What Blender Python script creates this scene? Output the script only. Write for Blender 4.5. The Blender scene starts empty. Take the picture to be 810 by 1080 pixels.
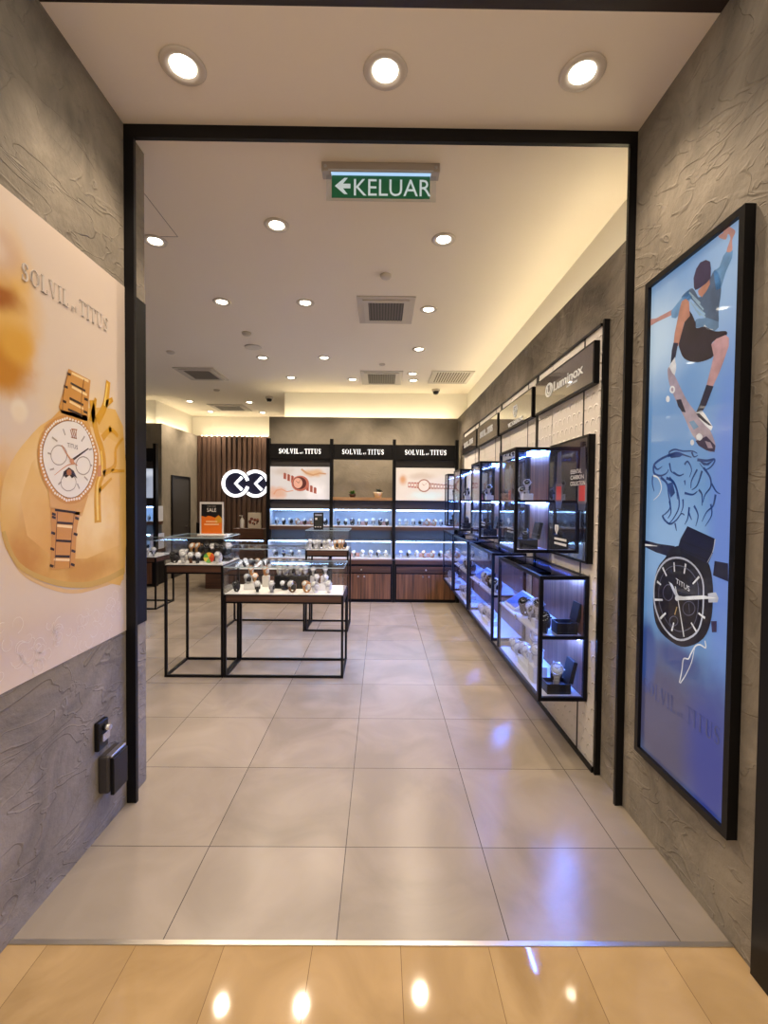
import bpy, bmesh, math, random
from mathutils import Vector, Matrix
random.seed(7)
sc = bpy.context.scene
COL = sc.collection
PI = math.pi

# ------------------------------------------------------------------ materials
MATS = {}
def nt(name):
    m = bpy.data.materials.new(name); m.use_nodes = True
    return m, m.node_tree.nodes, m.node_tree.links, m.node_tree.nodes['Principled BSDF']

def mat(name, col, rough=0.5, metal=0.0, emit=None, es=0.0, spec=0.5, noise=0.0, nscale=12, coat=0.0):
    if name in MATS: return MATS[name]
    m, N, L, b = nt(name)
    b.inputs['Base Color'].default_value = (*col, 1)
    b.inputs['Roughness'].default_value = rough
    b.inputs['Metallic'].default_value = metal
    b.inputs['Specular IOR Level'].default_value = spec
    b.inputs['Coat Weight'].default_value = coat
    b.inputs['Coat Roughness'].default_value = 0.03
    if emit:
        b.inputs['Emission Color'].default_value = (*emit, 1)
        b.inputs['Emission Strength'].default_value = es
    if noise:
        tc = N.new('ShaderNodeTexCoord'); n = N.new('ShaderNodeTexNoise')
        n.inputs['Scale'].default_value = nscale; n.inputs['Detail'].default_value = 5
        L.new(tc.outputs['Object'], n.inputs['Vector'])
        r = N.new('ShaderNodeValToRGB')
        r.color_ramp.elements[0].position = .3; r.color_ramp.elements[1].position = .7
        r.color_ramp.elements[0].color = (*[c*(1-noise) for c in col], 1)
        r.color_ramp.elements[1].color = (*[min(1, c*(1+noise)) for c in col], 1)
        L.new(n.outputs['Fac'], r.inputs['Fac']); L.new(r.outputs['Color'], b.inputs['Base Color'])
    MATS[name] = m
    return m

def plaster(name, c0, c1, bump=0.6, rough=0.75, scale=2.2):
    m, N, L, b = nt(name)
    tc = N.new('ShaderNodeTexCoord')
    n1 = N.new('ShaderNodeTexNoise'); n1.inputs['Scale'].default_value = scale; n1.inputs['Detail'].default_value = 9; n1.inputs['Roughness'].default_value = .62
    n1.inputs['Distortion'].default_value = .8
    L.new(tc.outputs['Object'], n1.inputs['Vector'])
    # trowel ridges: stretched, warped noise
    mp = N.new('ShaderNodeMapping'); mp.inputs['Rotation'].default_value = (.7, .2, .3); mp.inputs['Scale'].default_value = (3, 3, 7)
    L.new(tc.outputs['Object'], mp.inputs['Vector'])
    n2 = N.new('ShaderNodeTexNoise'); n2.inputs['Scale'].default_value = 1.1; n2.inputs['Detail'].default_value = 2.5; n2.inputs['Distortion'].default_value = 1.2
    L.new(mp.outputs['Vector'], n2.inputs['Vector'])
    rg = N.new('ShaderNodeValToRGB'); e = rg.color_ramp.elements
    e[0].position = .485; e[0].color = (0, 0, 0, 1); e[1].position = .53; e[1].color = (0, 0, 0, 1)
    x = rg.color_ramp.elements.new(.495); x.color = (1, 1, 1, 1)
    L.new(n2.outputs['Fac'], rg.inputs['Fac'])
    n3 = N.new('ShaderNodeTexNoise'); n3.inputs['Scale'].default_value = 26; n3.inputs['Detail'].default_value = 6
    L.new(tc.outputs['Object'], n3.inputs['Vector'])
    cr = N.new('ShaderNodeValToRGB')
    cr.color_ramp.elements[0].position = .32; cr.color_ramp.elements[0].color = (*c0, 1)
    cr.color_ramp.elements[1].position = .7; cr.color_ramp.elements[1].color = (*c1, 1)
    L.new(n1.outputs['Fac'], cr.inputs['Fac'])
    L.new(cr.outputs['Color'], b.inputs['Base Color'])
    b.inputs['Roughness'].default_value = rough; b.inputs['Specular IOR Level'].default_value = .3
    a1 = N.new('ShaderNodeMath'); a1.operation = 'MULTIPLY_ADD'; a1.inputs[1].default_value = .24
    L.new(rg.outputs['Color'], a1.inputs[0]); L.new(n1.outputs['Fac'], a1.inputs[2])
    a2 = N.new('ShaderNodeMath'); a2.operation = 'MULTIPLY_ADD'; a2.inputs[1].default_value = .3
    L.new(n3.outputs['Fac'], a2.inputs[0]); L.new(a1.outputs[0], a2.inputs[2])
    bp = N.new('ShaderNodeBump'); bp.inputs['Strength'].default_value = bump; bp.inputs['Distance'].default_value = .03
    L.new(a2.outputs[0], bp.inputs['Height']); L.new(bp.outputs['Normal'], b.inputs['Normal'])
    MATS[name] = m
    return m

def grid_floor(name, sx, sy, ox, oy, grout, c0, c1, cg, rough, nscale, lines_y=True):
    m, N, L, b = nt(name)
    tc = N.new('ShaderNodeNewGeometry'); sp = N.new('ShaderNodeSeparateXYZ'); L.new(tc.outputs['Position'], sp.inputs[0])
    def M(op, a, v=None, c=None):
        n = N.new('ShaderNodeMath'); n.operation = op
        for i, q in enumerate((a, v, c)):
            if q is None: continue
            if isinstance(q, (int, float)): n.inputs[i].default_value = q
            else: L.new(q, n.inputs[i])
        return n.outputs[0]
    def line(s, o, out):
        t = M('DIVIDE', M('SUBTRACT', out, o), s)
        f = M('ABSOLUTE', M('SUBTRACT', M('FRACT', t), .5))
        return M('GREATER_THAN', f, .5 - grout/s/2), M('FLOOR', t)
    lx, ix = line(sx, ox, sp.outputs['X']); ly, iy = line(sy, oy, sp.outputs['Y'])
    g = M('MAXIMUM', lx, ly) if lines_y else lx
    cell = M('FRACT', M('MULTIPLY', M('SINE', M('ADD', M('MULTIPLY', ix, 12.98), M('MULTIPLY', iy, 78.23))), 43758.5))
    n1 = N.new('ShaderNodeTexNoise'); n1.inputs['Scale'].default_value = nscale; n1.inputs['Detail'].default_value = 7; n1.inputs['Distortion'].default_value = 1
    L.new(tc.outputs['Position'], n1.inputs['Vector'])
    f = M('ADD', n1.outputs['Fac'], M('MULTIPLY', M('SUBTRACT', cell, .5), .18))
    cr = N.new('ShaderNodeValToRGB'); cr.color_ramp.elements[0].position = .3; cr.color_ramp.elements[1].position = .72
    cr.color_ramp.elements[0].color = (*c0, 1); cr.color_ramp.elements[1].color = (*c1, 1)
    L.new(f, cr.inputs['Fac'])
    mx = N.new('ShaderNodeMix'); mx.data_type = 'RGBA'
    L.new(g, mx.inputs[0]); L.new(cr.outputs['Color'], mx.inputs[6]); mx.inputs[7].default_value = (*cg, 1)
    L.new(mx.outputs[2], b.inputs['Base Color'])
    rr = M('ADD', M('MULTIPLY', n1.outputs['Fac'], .06), rough - .03)
    L.new(rr, b.inputs['Roughness'])
    bp = N.new('ShaderNodeBump'); bp.inputs['Strength'].default_value = .4; bp.inputs['Distance'].default_value = .002; bp.invert = True
    L.new(g, bp.inputs['Height']); L.new(bp.outputs['Normal'], b.inputs['Normal'])
    MATS[name] = m
    return m

def wood(name, c0, c1, axis=0, rough=.4, scale=1.0):
    m, N, L, b = nt(name)
    tc = N.new('ShaderNodeNewGeometry'); mp = N.new('ShaderNodeMapping')
    s = [34*scale]*3; s[axis] = 1.5*scale
    mp.inputs['Scale'].default_value = s
    L.new(tc.outputs['Position'], mp.inputs['Vector'])
    n = N.new('ShaderNodeTexNoise'); n.inputs['Scale'].default_value = 1; n.inputs['Detail'].default_value = 4; n.inputs['Distortion'].default_value = .4
    L.new(mp.outputs['Vector'], n.inputs['Vector'])
    cr = N.new('ShaderNodeValToRGB'); cr.color_ramp.elements[0].position = .3; cr.color_ramp.elements[1].position = .72
    cr.color_ramp.elements[0].color = (*c0, 1); cr.color_ramp.elements[1].color = (*c1, 1)
    L.new(n.outputs['Fac'], cr.inputs['Fac']); L.new(cr.outputs['Color'], b.inputs['Base Color'])
    b.inputs['Roughness'].default_value = rough
    MATS[name] = m
    return m

def glass(name, tint=(.97, .985, 1), base=.03, top=.55, rough=.02):
    m = bpy.data.materials.new(name); m.use_nodes = True
    N, L = m.node_tree.nodes, m.node_tree.links
    N.clear()
    o = N.new('ShaderNodeOutputMaterial'); t = N.new('ShaderNodeBsdfTransparent'); g = N.new('ShaderNodeBsdfGlossy')
    t.inputs['Color'].default_value = (*tint, 1); g.inputs['Roughness'].default_value = rough
    fr = N.new('ShaderNodeLayerWeight'); fr.inputs['Blend'].default_value = .5
    pw = N.new('ShaderNodeMath'); pw.operation = 'POWER'; pw.inputs[1].default_value = 4
    L.new(fr.outputs['Facing'], pw.inputs[0])
    ma = N.new('ShaderNodeMath'); ma.operation = 'MULTIPLY_ADD'; ma.inputs[1].default_value = top; ma.inputs[2].default_value = base
    L.new(pw.outputs[0], ma.inputs[0])
    mx = N.new('ShaderNodeMixShader'); L.new(ma.outputs[0], mx.inputs[0]); L.new(t.outputs[0], mx.inputs[1]); L.new(g.outputs[0], mx.inputs[2])
    L.new(mx.outputs[0], o.inputs['Surface'])
    MATS[name] = m
    return m

def panel_relief(name):
    # white cladding embossed with rows of little crescents
    m, N, L, b = nt(name)
    tc = N.new('ShaderNodeNewGeometry'); sp = N.new('ShaderNodeSeparateXYZ'); L.new(tc.outputs['Position'], sp.inputs[0])
    def M(op, a, v=None, c=None):
        n = N.new('ShaderNodeMath'); n.operation = op
        for i, q in enumerate((a, v, c)):
            if q is None: continue
            if isinstance(q, (int, float)): n.inputs[i].default_value = q
            else: L.new(q, n.inputs[i])
        return n.outputs[0]
    v = M('DIVIDE', sp.outputs['Z'], .075); row = M('FLOOR', v)
    u = M('ADD', M('DIVIDE', sp.outputs['Y'], .075), M('MULTIPLY', M('MODULO', row, 2), .5))
    fu = M('SUBTRACT', M('FRACT', u), .5); fv = M('SUBTRACT', M('FRACT', v), .42)
    r = M('SQRT', M('ADD', M('MULTIPLY', fu, fu), M('MULTIPLY', fv, fv)))
    d = M('ABSOLUTE', M('SUBTRACT', r, .33))
    h = M('SUBTRACT', 1, M('MINIMUM', M('DIVIDE', d, .09), 1))
    h = M('MULTIPLY', h, M('GREATER_THAN', M('ADD', fv, M('MULTIPLY', fu, .6)), .02))
    bp = N.new('ShaderNodeBump'); bp.inputs['Strength'].default_value = .55; bp.inputs['Distance'].default_value = .03
    L.new(h, bp.inputs['Height']); L.new(bp.outputs['Normal'], b.inputs['Normal'])
    b.inputs['Base Color'].default_value = (.80, .76, .71, 1); b.inputs['Roughness'].default_value = .55
    MATS[name] = m
    return m

def blobs(name, base, lst, axes=('Y', 'Z'), emit=0.0, rough=.5, nz=.25, coat=0.0, spec=.5):
    # printed picture background: soft-edged colour patches (u, v, ru, rv, colour, hardness) over a base colour
    m, N, L, b = nt(name)
    tc = N.new('ShaderNodeNewGeometry'); sp = N.new('ShaderNodeSeparateXYZ'); L.new(tc.outputs['Position'], sp.inputs[0])
    n1 = N.new('ShaderNodeTexNoise'); n1.inputs['Scale'].default_value = 7; n1.inputs['Detail'].default_value = 6
    L.new(tc.outputs['Position'], n1.inputs['Vector'])
    def M(op, a, v=None, c=None):
        n = N.new('ShaderNodeMath'); n.operation = op
        for i, q in enumerate((a, v, c)):
            if q is None: continue
            if isinstance(q, (int, float)): n.inputs[i].default_value = q
            else: L.new(q, n.inputs[i])
        return n.outputs[0]
    U, V = sp.outputs[axes[0]], sp.outputs[axes[1]]
    wob = M('MULTIPLY', M('SUBTRACT', n1.outputs['Fac'], .5), nz*2)
    cur = None
    for (u, v, ru, rv, c, hard) in lst:
        a = M('DIVIDE', M('SUBTRACT', U, u), ru); d = M('DIVIDE', M('SUBTRACT', V, v), rv)
        q = M('ADD', M('SQRT', M('ADD', M('MULTIPLY', a, a), M('MULTIPLY', d, d))), wob)
        mr = N.new('ShaderNodeMapRange'); mr.interpolation_type = 'SMOOTHSTEP'
        mr.inputs[1].default_value = hard; mr.inputs[2].default_value = 1; mr.inputs[3].default_value = 1; mr.inputs[4].default_value = 0
        L.new(q, mr.inputs[0])
        mx = N.new('ShaderNodeMix'); mx.data_type = 'RGBA'
        L.new(mr.outputs[0], mx.inputs[0])
        if cur is None: mx.inputs[6].default_value = (*base, 1)
        else: L.new(cur, mx.inputs[6])
        mx.inputs[7].default_value = (*c, 1)
        cur = mx.outputs[2]
    if emit:
        dk = N.new('ShaderNodeMix'); dk.data_type = 'RGBA'; dk.inputs[0].default_value = .65; L.new(cur, dk.inputs[6]); dk.inputs[7].default_value = (0, 0, 0, 1); L.new(dk.outputs[2], b.inputs['Base Color'])
    else: L.new(cur, b.inputs['Base Color'])
    b.inputs['Roughness'].default_value = rough; b.inputs['Coat Weight'].default_value = coat; b.inputs['Coat Roughness'].default_value = .02
    b.inputs['Specular IOR Level'].default_value = spec
    if emit:
        L.new(cur, b.inputs['Emission Color']); b.inputs['Emission Strength'].default_value = emit
    MATS[name] = m
    return m

def srgb(r, g, b):
    f = lambda c: (c/255/12.92) if c/255 <= .04045 else ((c/255+.055)/1.055)**2.4
    return (f(r), f(g), f(b))

BLACK = mat('black_metal', srgb(11, 10, 12), .36, spec=.25)
BLACKM = mat('matt_black', srgb(15, 14, 16), .6, spec=.2)
CHAR = mat('charcoal_board', srgb(64, 61, 62), .55)
WHITE = mat('white_board', srgb(232, 230, 226), .35)
CEIL = mat('ceiling_paint', srgb(240, 232, 219), .85, spec=.2)
COVE = mat('cove_paint', srgb(244, 240, 230), .85, spec=.2)
CHROME = mat('chrome', srgb(200, 200, 200), .22, 1.0)
SILVER = mat('steel', srgb(190, 190, 195), .3, 1.0)
GOLDM = mat('rose_gold', srgb(214, 160, 110), .3, .9)
LEATHB = mat('black_strap', srgb(26, 24, 26), .5)
LEATHN = mat('brown_strap', srgb(120, 78, 46), .55)
LEATHT = mat('tan_strap', srgb(196, 150, 92), .5)
LEATHW = mat('white_strap', srgb(235, 232, 228), .45)
DIALW = mat('white_dial', srgb(240, 240, 240), .25)
DIALB = mat('black_dial', srgb(18, 18, 22), .2)
DIALU = mat('blue_dial', srgb(30, 50, 110), .2)
PINK = mat('pink_board', srgb(226, 170, 158), .5)
CUSH = mat('white_cushion', srgb(214, 210, 204), .6)
CUSHB = mat('black_cushion', srgb(30, 28, 30), .7)
WOODD = wood('walnut_across', srgb(58, 38, 28), srgb(96, 64, 46), 0)
WOODV = wood('walnut_upright', srgb(70, 45, 30), srgb(136, 92, 60), 2)
WOODB = wood('red_walnut_upright', srgb(112, 70, 50), srgb(168, 116, 86), 2)
OAK = wood('oak_across', srgb(140, 104, 66), srgb(186, 146, 98), 0)
SLAT = wood('slat_timber', srgb(62, 46, 38), srgb(98, 74, 60), 2, .55)
GLASS = glass('clear_glass')
GLASSB = glass('case_glass', (.93, .96, 1), .04, .6)
LEDB = mat('cool_strip', (0, 0, 0), .5, emit=(.10, .26, 1), es=220)
LEDW = mat('white_strip', (0, 0, 0), .5, emit=(.36, .60, 1), es=26)
LEDY = mat('warm_strip', (0, 0, 0), .5, emit=(1, .83, .52), es=24)
LAMP = mat('lamp_face', (0, 0, 0), .5, emit=(1, .90, .74), es=14)
LETW = mat('white_letter', srgb(240, 240, 240), .4, emit=(1, .98, .95), es=.7)
LETG = mat('sign_letter', srgb(206, 208, 206), .4, emit=(1, .98, .95), es=.08)
LOGO = mat('logo_face', (1, 1, 1), .4, emit=(.86, .92, 1), es=1.3)
PLAST = plaster('grey_plaster', srgb(106, 100, 91), srgb(158, 149, 135))
PLASTC = plaster('smooth_cement', srgb(124, 118, 106), srgb(154, 146, 132), .2, .7, 1.6)
TILE = grid_floor('porcelain_tile', .6, .6, -.7407, 1.9991, .0035, srgb(138, 128, 114), srgb(160, 149, 134), srgb(76, 70, 64), .24, 2.2)
MARBLE = grid_floor('cream_marble', .3015, .9, -1.125, .9, .0022, srgb(160, 132, 90), srgb(190, 160, 114), srgb(126, 102, 70), .05, 3.0)
RELIEF = panel_relief('embossed_white')

# ------------------------------------------------------------------ mesh builder
def vis(x): return x if isinstance(x, Vector) else Vector(x)
class MB:
    def __init__(s): s.bm = bmesh.new(); s.ms = []
    def mi(s, m):
        if m not in s.ms: s.ms.append(m)
        return s.ms.index(m)
    def face(s, pts, m):
        try:
            f = s.bm.faces.new([s.bm.verts.new(p) for p in pts]); f.material_index = s.mi(m); return f
        except ValueError: return None
    def box(s, x0, x1, y0, y1, z0, z1, m, mx=None):
        P = [Vector(p) for p in ((x0, y0, z0), (x1, y0, z0), (x1, y1, z0), (x0, y1, z0), (x0, y0, z1), (x1, y0, z1), (x1, y1, z1), (x0, y1, z1))]
        if mx: P = [mx @ p for p in P]
        v = [s.bm.verts.new(p) for p in P]; k = s.mi(m)
        for q in ((3, 2, 1, 0), (4, 5, 6, 7), (0, 1, 5, 4), (1, 2, 6, 5), (2, 3, 7, 6), (3, 0, 4, 7)):
            s.bm.faces.new([v[i] for i in q]).material_index = k
        return s
    def loft(s, rings, m, close=True, caps=True, smooth=True):
        k = s.mi(m); R = [[s.bm.verts.new(p) for p in r] for r in rings]; n = len(R[0])
        pairs = list(zip(R, R[1:]))
        for a, b in pairs:
            for i in range(n if close else n-1):
                j = (i+1) % n
                f = s.bm.faces.new((a[i], a[j], b[j], b[i])); f.material_index = k; f.smooth = smooth
        if caps and close:
            f = s.bm.faces.new(list(reversed(R[0]))); f.material_index = k
            f = s.bm.faces.new(R[-1]); f.material_index = k
        return s
    def lathe(s, prof, m, c=(0, 0, 0), n=20, mx=None, caps=True, smooth=True):
        rings = []
        for r, z in prof:
            ring = [Vector((c[0]+r*math.cos(2*PI*i/n), c[1]+r*math.sin(2*PI*i/n), c[2]+z)) for i in range(n)]
            if mx: ring = [mx @ p for p in ring]
            rings.append(ring)
        return s.loft(rings, m, True, caps, smooth)
    def rod(s, p0, p1, r, m, n=8, r1=None):
        p0, p1 = vis(p0), vis(p1); d = (p1-p0).normalized(); q = d.to_track_quat('Z', 'Y').to_matrix()
        rings = [[p + q @ Vector((rr*math.cos(2*PI*i/n), rr*math.sin(2*PI*i/n), 0)) for i in range(n)] for p, rr in ((p0, r), (p1, r if r1 is None else r1))]
        return s.loft(rings, m)
    def prism(s, pts, fn, d0, d1, m):
        # polygon pts (u,v) mapped by fn(u,v,d); a flat sheet if d0 == d1
        k = s.mi(m)
        if d0 == d1:
            f = s.face([fn(u, v, d0) for u, v in pts], m); return s
        a = [s.bm.verts.new(fn(u, v, d0)) for u, v in pts]; b = [s.bm.verts.new(fn(u, v, d1)) for u, v in pts]; n = len(pts)
        s.bm.faces.new(list(reversed(a))).material_index = k; s.bm.faces.new(b).material_index = k
        for i in range(n):
            j = (i+1) % n; s.bm.faces.new((a[i], a[j], b[j], b[i])).material_index = k
        return s
    def ribbon(s, pts, w0, w1, fn, d0, d1, m):
        n = len(pts); L = []; Rr = []
        for i, p in enumerate(pts):
            a = pts[max(0, i-1)]; b = pts[min(n-1, i+1)]
            if n > 2 and pts[0] == pts[-1] and i in (0, n-1): a, b = pts[-2], pts[1]
            dx, dy = b[0]-a[0], b[1]-a[1]; l = math.hypot(dx, dy) or 1
            w = (w0+(w1-w0)*i/(n-1))/2
            L.append((p[0]-dy/l*w, p[1]+dx/l*w)); Rr.append((p[0]+dy/l*w, p[1]-dx/l*w))
        for i in range(n-1): s.prism([L[i], Rr[i], Rr[i+1], L[i+1]], fn, d0, d1, m)
        return s
    def text(s, body, fn, h, d0, d1, m, align='LEFT', sx=1.0, at=(0, 0), bold=0.0):
        cu = bpy.data.curves.new('t', 'FONT'); cu.body = body; cu.size = h/.73; cu.align_x = align; cu.offset = bold*h; cu.resolution_u = 3
        ob = bpy.data.objects.new('t', cu); COL.objects.link(ob)
        me = bpy.data.meshes.new_from_object(ob.evaluated_get(bpy.context.evaluated_depsgraph_get()))
        k = s.mi(m); vs = []
        for v in me.vertices: vs.append((v.co.x*sx+at[0], v.co.y+at[1]))
        front = [s.bm.verts.new(fn(u, v, d1)) for u, v in vs]
        for p in me.polygons:
            try: s.bm.faces.new([front[i] for i in p.vertices]).material_index = k
            except ValueError: pass
        if d0 != d1:
            back = [s.bm.verts.new(fn(u, v, d0)) for u, v in vs]; cnt = {}
            for p in me.polygons:
                for e in p.edge_keys: cnt[e] = cnt.get(e, 0)+1
            for (a, b), c in cnt.items():
                if c == 1:
                    f = s.bm.faces.new((front[a], front[b], back[b], back[a])); f.material_index = k
        bpy.data.objects.remove(ob); bpy.data.curves.remove(cu); bpy.data.meshes.remove(me)
        return s
    def build(s, name, parent=None, loc=None, bevel=0.0, recalc=True):
        if recalc: bmesh.ops.recalc_face_normals(s.bm, faces=s.bm.faces)
        off = Vector((0, 0, 0))
        if parent is not None:
            p = parent
            while p is not None: off += p.location; p = p.parent
        elif loc is None:
            xs = [v.co for v in s.bm.verts]
            off = Vector(((min(c.x for c in xs)+max(c.x for c in xs))/2, (min(c.y for c in xs)+max(c.y for c in xs))/2, min(c.z for c in xs)))
        else: off = Vector(loc)
        bmesh.ops.translate(s.bm, vec=-off, verts=s.bm.verts)
        me = bpy.data.meshes.new(name); s.bm.to_mesh(me); s.bm.free()
        for m in s.ms: me.materials.append(m)
        o = bpy.data.objects.new(name, me); COL.objects.link(o)
        if parent is not None: o.parent = parent
        else: o.location = off
        if bevel:
            b = o.modifiers.new('edge', 'BEVEL'); b.width = bevel; b.segments = 2; b.limit_method = 'ANGLE'
        return o

def tag(o, label, cat, group=None):
    o['label'] = label; o['category'] = cat
    if group: o['group'] = group
    return o
def thing(name, label, cat, loc=(0, 0, 0), group=None):
    o = bpy.data.objects.new(name, None); COL.objects.link(o); o.location = loc; o.empty_display_size = .05
    return tag(o, label, cat, group)
def struct(name, b, **k):
    o = b.build(name, **k); o['kind'] = 'structure'; return o
def dup(root, loc, rz=0.0, scale=1.0, label=None, group=None, rx=0.0):
    r = root.copy(); COL.objects.link(r); r.location = loc; r.rotation_euler = (rx, 0, rz); r.scale = (scale,)*3
    if label: r['label'] = label
    if group: r['group'] = group
    for ch in root.children:
        c = ch.copy(); COL.objects.link(c); c.parent = r
        for g in ch.children:
            d = g.copy(); COL.objects.link(d); d.parent = c
    return r
def box(x0, x1, y0, y1, z0, z1, m): return MB().box(x0, x1, y0, y1, z0, z1, m)
ORD = 'first second third fourth fifth sixth seventh eighth ninth tenth eleventh twelfth'.split()

# serif capitals, drawn as outlines (unit height)
def serif(b, word, fn, h, d0, d1, m, width=None, at=(0, 0), track=.15):
    def arc(cx, cy, rx, ry, a0, a1, n=10): return [(cx+rx*math.cos(math.radians(a0+(a1-a0)*i/n)), cy+ry*math.sin(math.radians(a0+(a1-a0)*i/n))) for i in range(n+1)]
    TH, TN, SE = .17, .055, .04
    def rect(x0, x1, y0, y1): return [(x0, y0), (x1, y0), (x1, y1), (x0, y1)]
    G = {}
    G['I'] = (.31, [rect(.07, .07+TH, 0, 1), rect(0, .31, 0, SE), rect(0, .31, 1-SE, 1)], [])
    G['L'] = (.66, [rect(.1, .1+TH, 0, 1), rect(0, .66, 0, SE), rect(.03, .34, 1-SE, 1), [(.6, 0), (.66, 0), (.66, .27), (.63, .27)]], [])
    G['T'] = (.78, [rect(.305, .305+TH, 0, 1), rect(0, .78, 1-SE, 1), rect(.23, .55, 0, SE), [(0, 1), (0, .74), (.03, .74), (.06, 1)], [(.72, 1), (.75, .74), (.78, .74), (.78, 1)]], [])
    G['V'] = (.86, [[(.09, 1), (.28, 1), (.5, 0), (.41, 0)], [(.41, 0), (.5, 0), (.76, 1), (.69, 1)], rect(.03, .33, 1-SE, 1), rect(.62, .84, 1-SE, 1)], [])
    G['U'] = (.84, [rect(.1, .1+TH, .3, 1), rect(.64, .64+TN+.01, .3, 1), rect(0, .37, 1-SE, 1), rect(.54, .84, 1-SE, 1)], [(arc(.42, .3, .235, .26, 180, 360), .15, .06)])
    G['O'] = (.9, [], [(arc(.45, .5, .36, .46, 90, 270), .05, .05), (arc(.45, .5, .36, .46, -90, 90), .05, .05), (arc(.43, .5, .33, .40, 140, 220, 6), .15, .15), (arc(.47, .5, .33, .40, -40, 40, 6), .15, .15)])
    G['S'] = (.6, [[(.5, .98), (.54, .98), (.54, .72), (.51, .72)], [(.05, .3), (.08, .3), (.09, .02), (.05, .02)]],
              [(arc(.3, .74, .2, .22, 20, 180, 8)+[(.14, .62), (.25, .53)], .05, .15), ([(.2, .56), (.38, .46)], .18, .18), ([(.36, .47), (.46, .38)]+arc(.29, .25, .2, .22, 0, -160, 8), .15, .05)])
    G['e'] = (.3, [rect(.04, .26, .12, .16)], [(arc(.15, .14, .12, .13, 0, 320, 10), .05, .05)])
    G['t'] = (.22, [rect(.08, .14, 0, .36), rect(0, .22, .24, .28)], [])
    G[' '] = (.06, [], [])
    adv = sum(G[c][0]+track for c in word)-track
    sx = (width/adv/h) if width else 1.0
    x = 0
    for c in word:
        w, polys, ribs = G[c]
        for p in polys: b.prism([(at[0]+(x+u)*h*sx, at[1]+v*h) for u, v in p], fn, d0, d1, m)
        for p, w0, w1 in ribs: b.ribbon([(at[0]+(x+u)*h*sx, at[1]+v*h) for u, v in p], w0*h, w1*h, fn, d0, d1, m)
        x += w+track
    return b

# ------------------------------------------------------------------ setting
XL, XR, XF, H, HL = -1.26, 1.24, 1.23, 3.33, 2.87
struct('floor', box(-5.4, 1.5, 1.565, 10.4, -.06, 0, TILE))
struct('mall_floor', box(-4.5, 4.5, -4.0, 1.547, -.06, 0, MARBLE))
struct('trim_1', box(-1.6, 1.5, 1.547, 1.565, -.06, .003, mat('threshold_strip', srgb(196, 190, 180), .3, .9)))
struct('ceiling', box(-5.4, 1.7, 1.74, 10.6, H, H+.1, CEIL))
struct('wall_left', box(XL-.2, XL, 1.44, 2.48, 0, H, PLAST))
struct('wall_right', box(XF, XR+.3, 1.46, 2.36, 0, H, PLAST))
b = MB(); b.box(XR, XR+.2, 2.36, 7.85, 0, HL, PLAST)
struct('wall_right_shop', b)
struct('wall_right_cove', box(XR+.2, XR+.3, 2.36, 7.95, HL-.3, H, COVE))
struct('wall_back', box(-1.84, XR, 7.6, 7.82, 0, HL, PLASTC))
struct('wall_back_cove', box(-1.64, XR+.2, 7.85, 7.95, HL-.2, H, COVE))
struct('wall_alcove_side', box(-1.84, -1.64, 7.82, 10.3, 0, HL, PLASTC))
struct('wall_alcove_cove', box(-1.64, -1.54, 7.95, 10.36, HL-.2, H, COVE))
struct('wall_left_shop', box(-4.17, -3.97, 8.4, 10.3, 0, HL, PLASTC))
struct('wall_left_return', box(-5.3, -4.17, 8.4, 8.6, 0, HL, PLASTC))
struct('wall_left_cove', MB().box(-4.27, -4.17, 8.6, 10.3, HL-.2, H, COVE).box(-5.3, -4.27, 8.6, 8.7, HL-.2, H, COVE))
struct('wall_far_left', box(-5.4, -5.3, 2.3, 8.7, 0, H, PLASTC))
struct('wall_front_left', box(-5.4, XL-.2, 2.3, 2.48, 0, H, PLASTC))
# timber batten wall at the end of the alcove
b = MB(); b.box(-3.97, -1.84, 10.03, 10.1, 0, HL, SLAT)
x = -3.95
while x < -1.91:
    b.box(x, x+.062, 9.985, 10.03, 0, HL, SLAT); x += .108
struct('wall_slats', b)
struct('wall_slats_cove', box(-4.17, -1.64, 10.26, 10.36, HL-.2, H, COVE))
# entrance frame
b = MB(); b.box(XL, -1.212, 2.285, 2.307, 0, H, BLACK)
struct('trim_2', b)
b = MB(); b.box(1.192, XF, 2.285, 2.303, 0, H, BLACK)
struct('trim_3', b)
struct('trim_4', box(-1.212, 1.192, 2.285, 2.307, 3.268, H, BLACK))
struct('trim_5', box(-1.6, 1.6, 1.55, 1.74, H, H+.35, mat('dark_bulkhead', srgb(38, 26, 24), .5)))
struct('trim_6', box(1.216, 1.54, 1.385, 1.46, 0, H, BLACK))
struct('trim_7', box(XL, XL+.006, 2.309, 2.48, .87, 2.55, BLACKM))
# ceiling access hatch, a fine line
b = MB(); hm = mat('hatch_line', srgb(150, 142, 132), .9)
for q in ((-1.80, -1.418, 3.246, 3.250), (-1.80, -1.418, 2.80, 2.804), (-1.422, -1.418, 2.80, 3.25), (-1.80, -1.796, 2.80, 3.25)):
    b.box(q[0], q[1], q[2], q[3], H-.0015, H, hm)
struct('trim_8', b)
# grey door in the alcove's side wall
b = MB(); b.box(-3.97, -3.955, 8.80, 9.56, 0, 1.92, mat('dark_door', srgb(58, 55, 52), .5)); d = struct('door_1', b)
b = MB()
b.box(-3.97, -3.945, 8.76, 8.80, 0, 1.96, BLACK); b.box(-3.97, -3.945, 9.56, 9.60, 0, 1.96, BLACK); b.box(-3.97, -3.945, 8.80, 9.56, 1.92, 1.96, BLACK)
b.build('door_frame', d)
b = MB(); b.rod((-3.94, 9.48, .95), (-3.94, 9.38, .95), .01, CHROME); b.rod((-3.957, 9.47, .95), (-3.93, 9.47, .95), .012, CHROME); b.build('door_handle', d)

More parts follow.
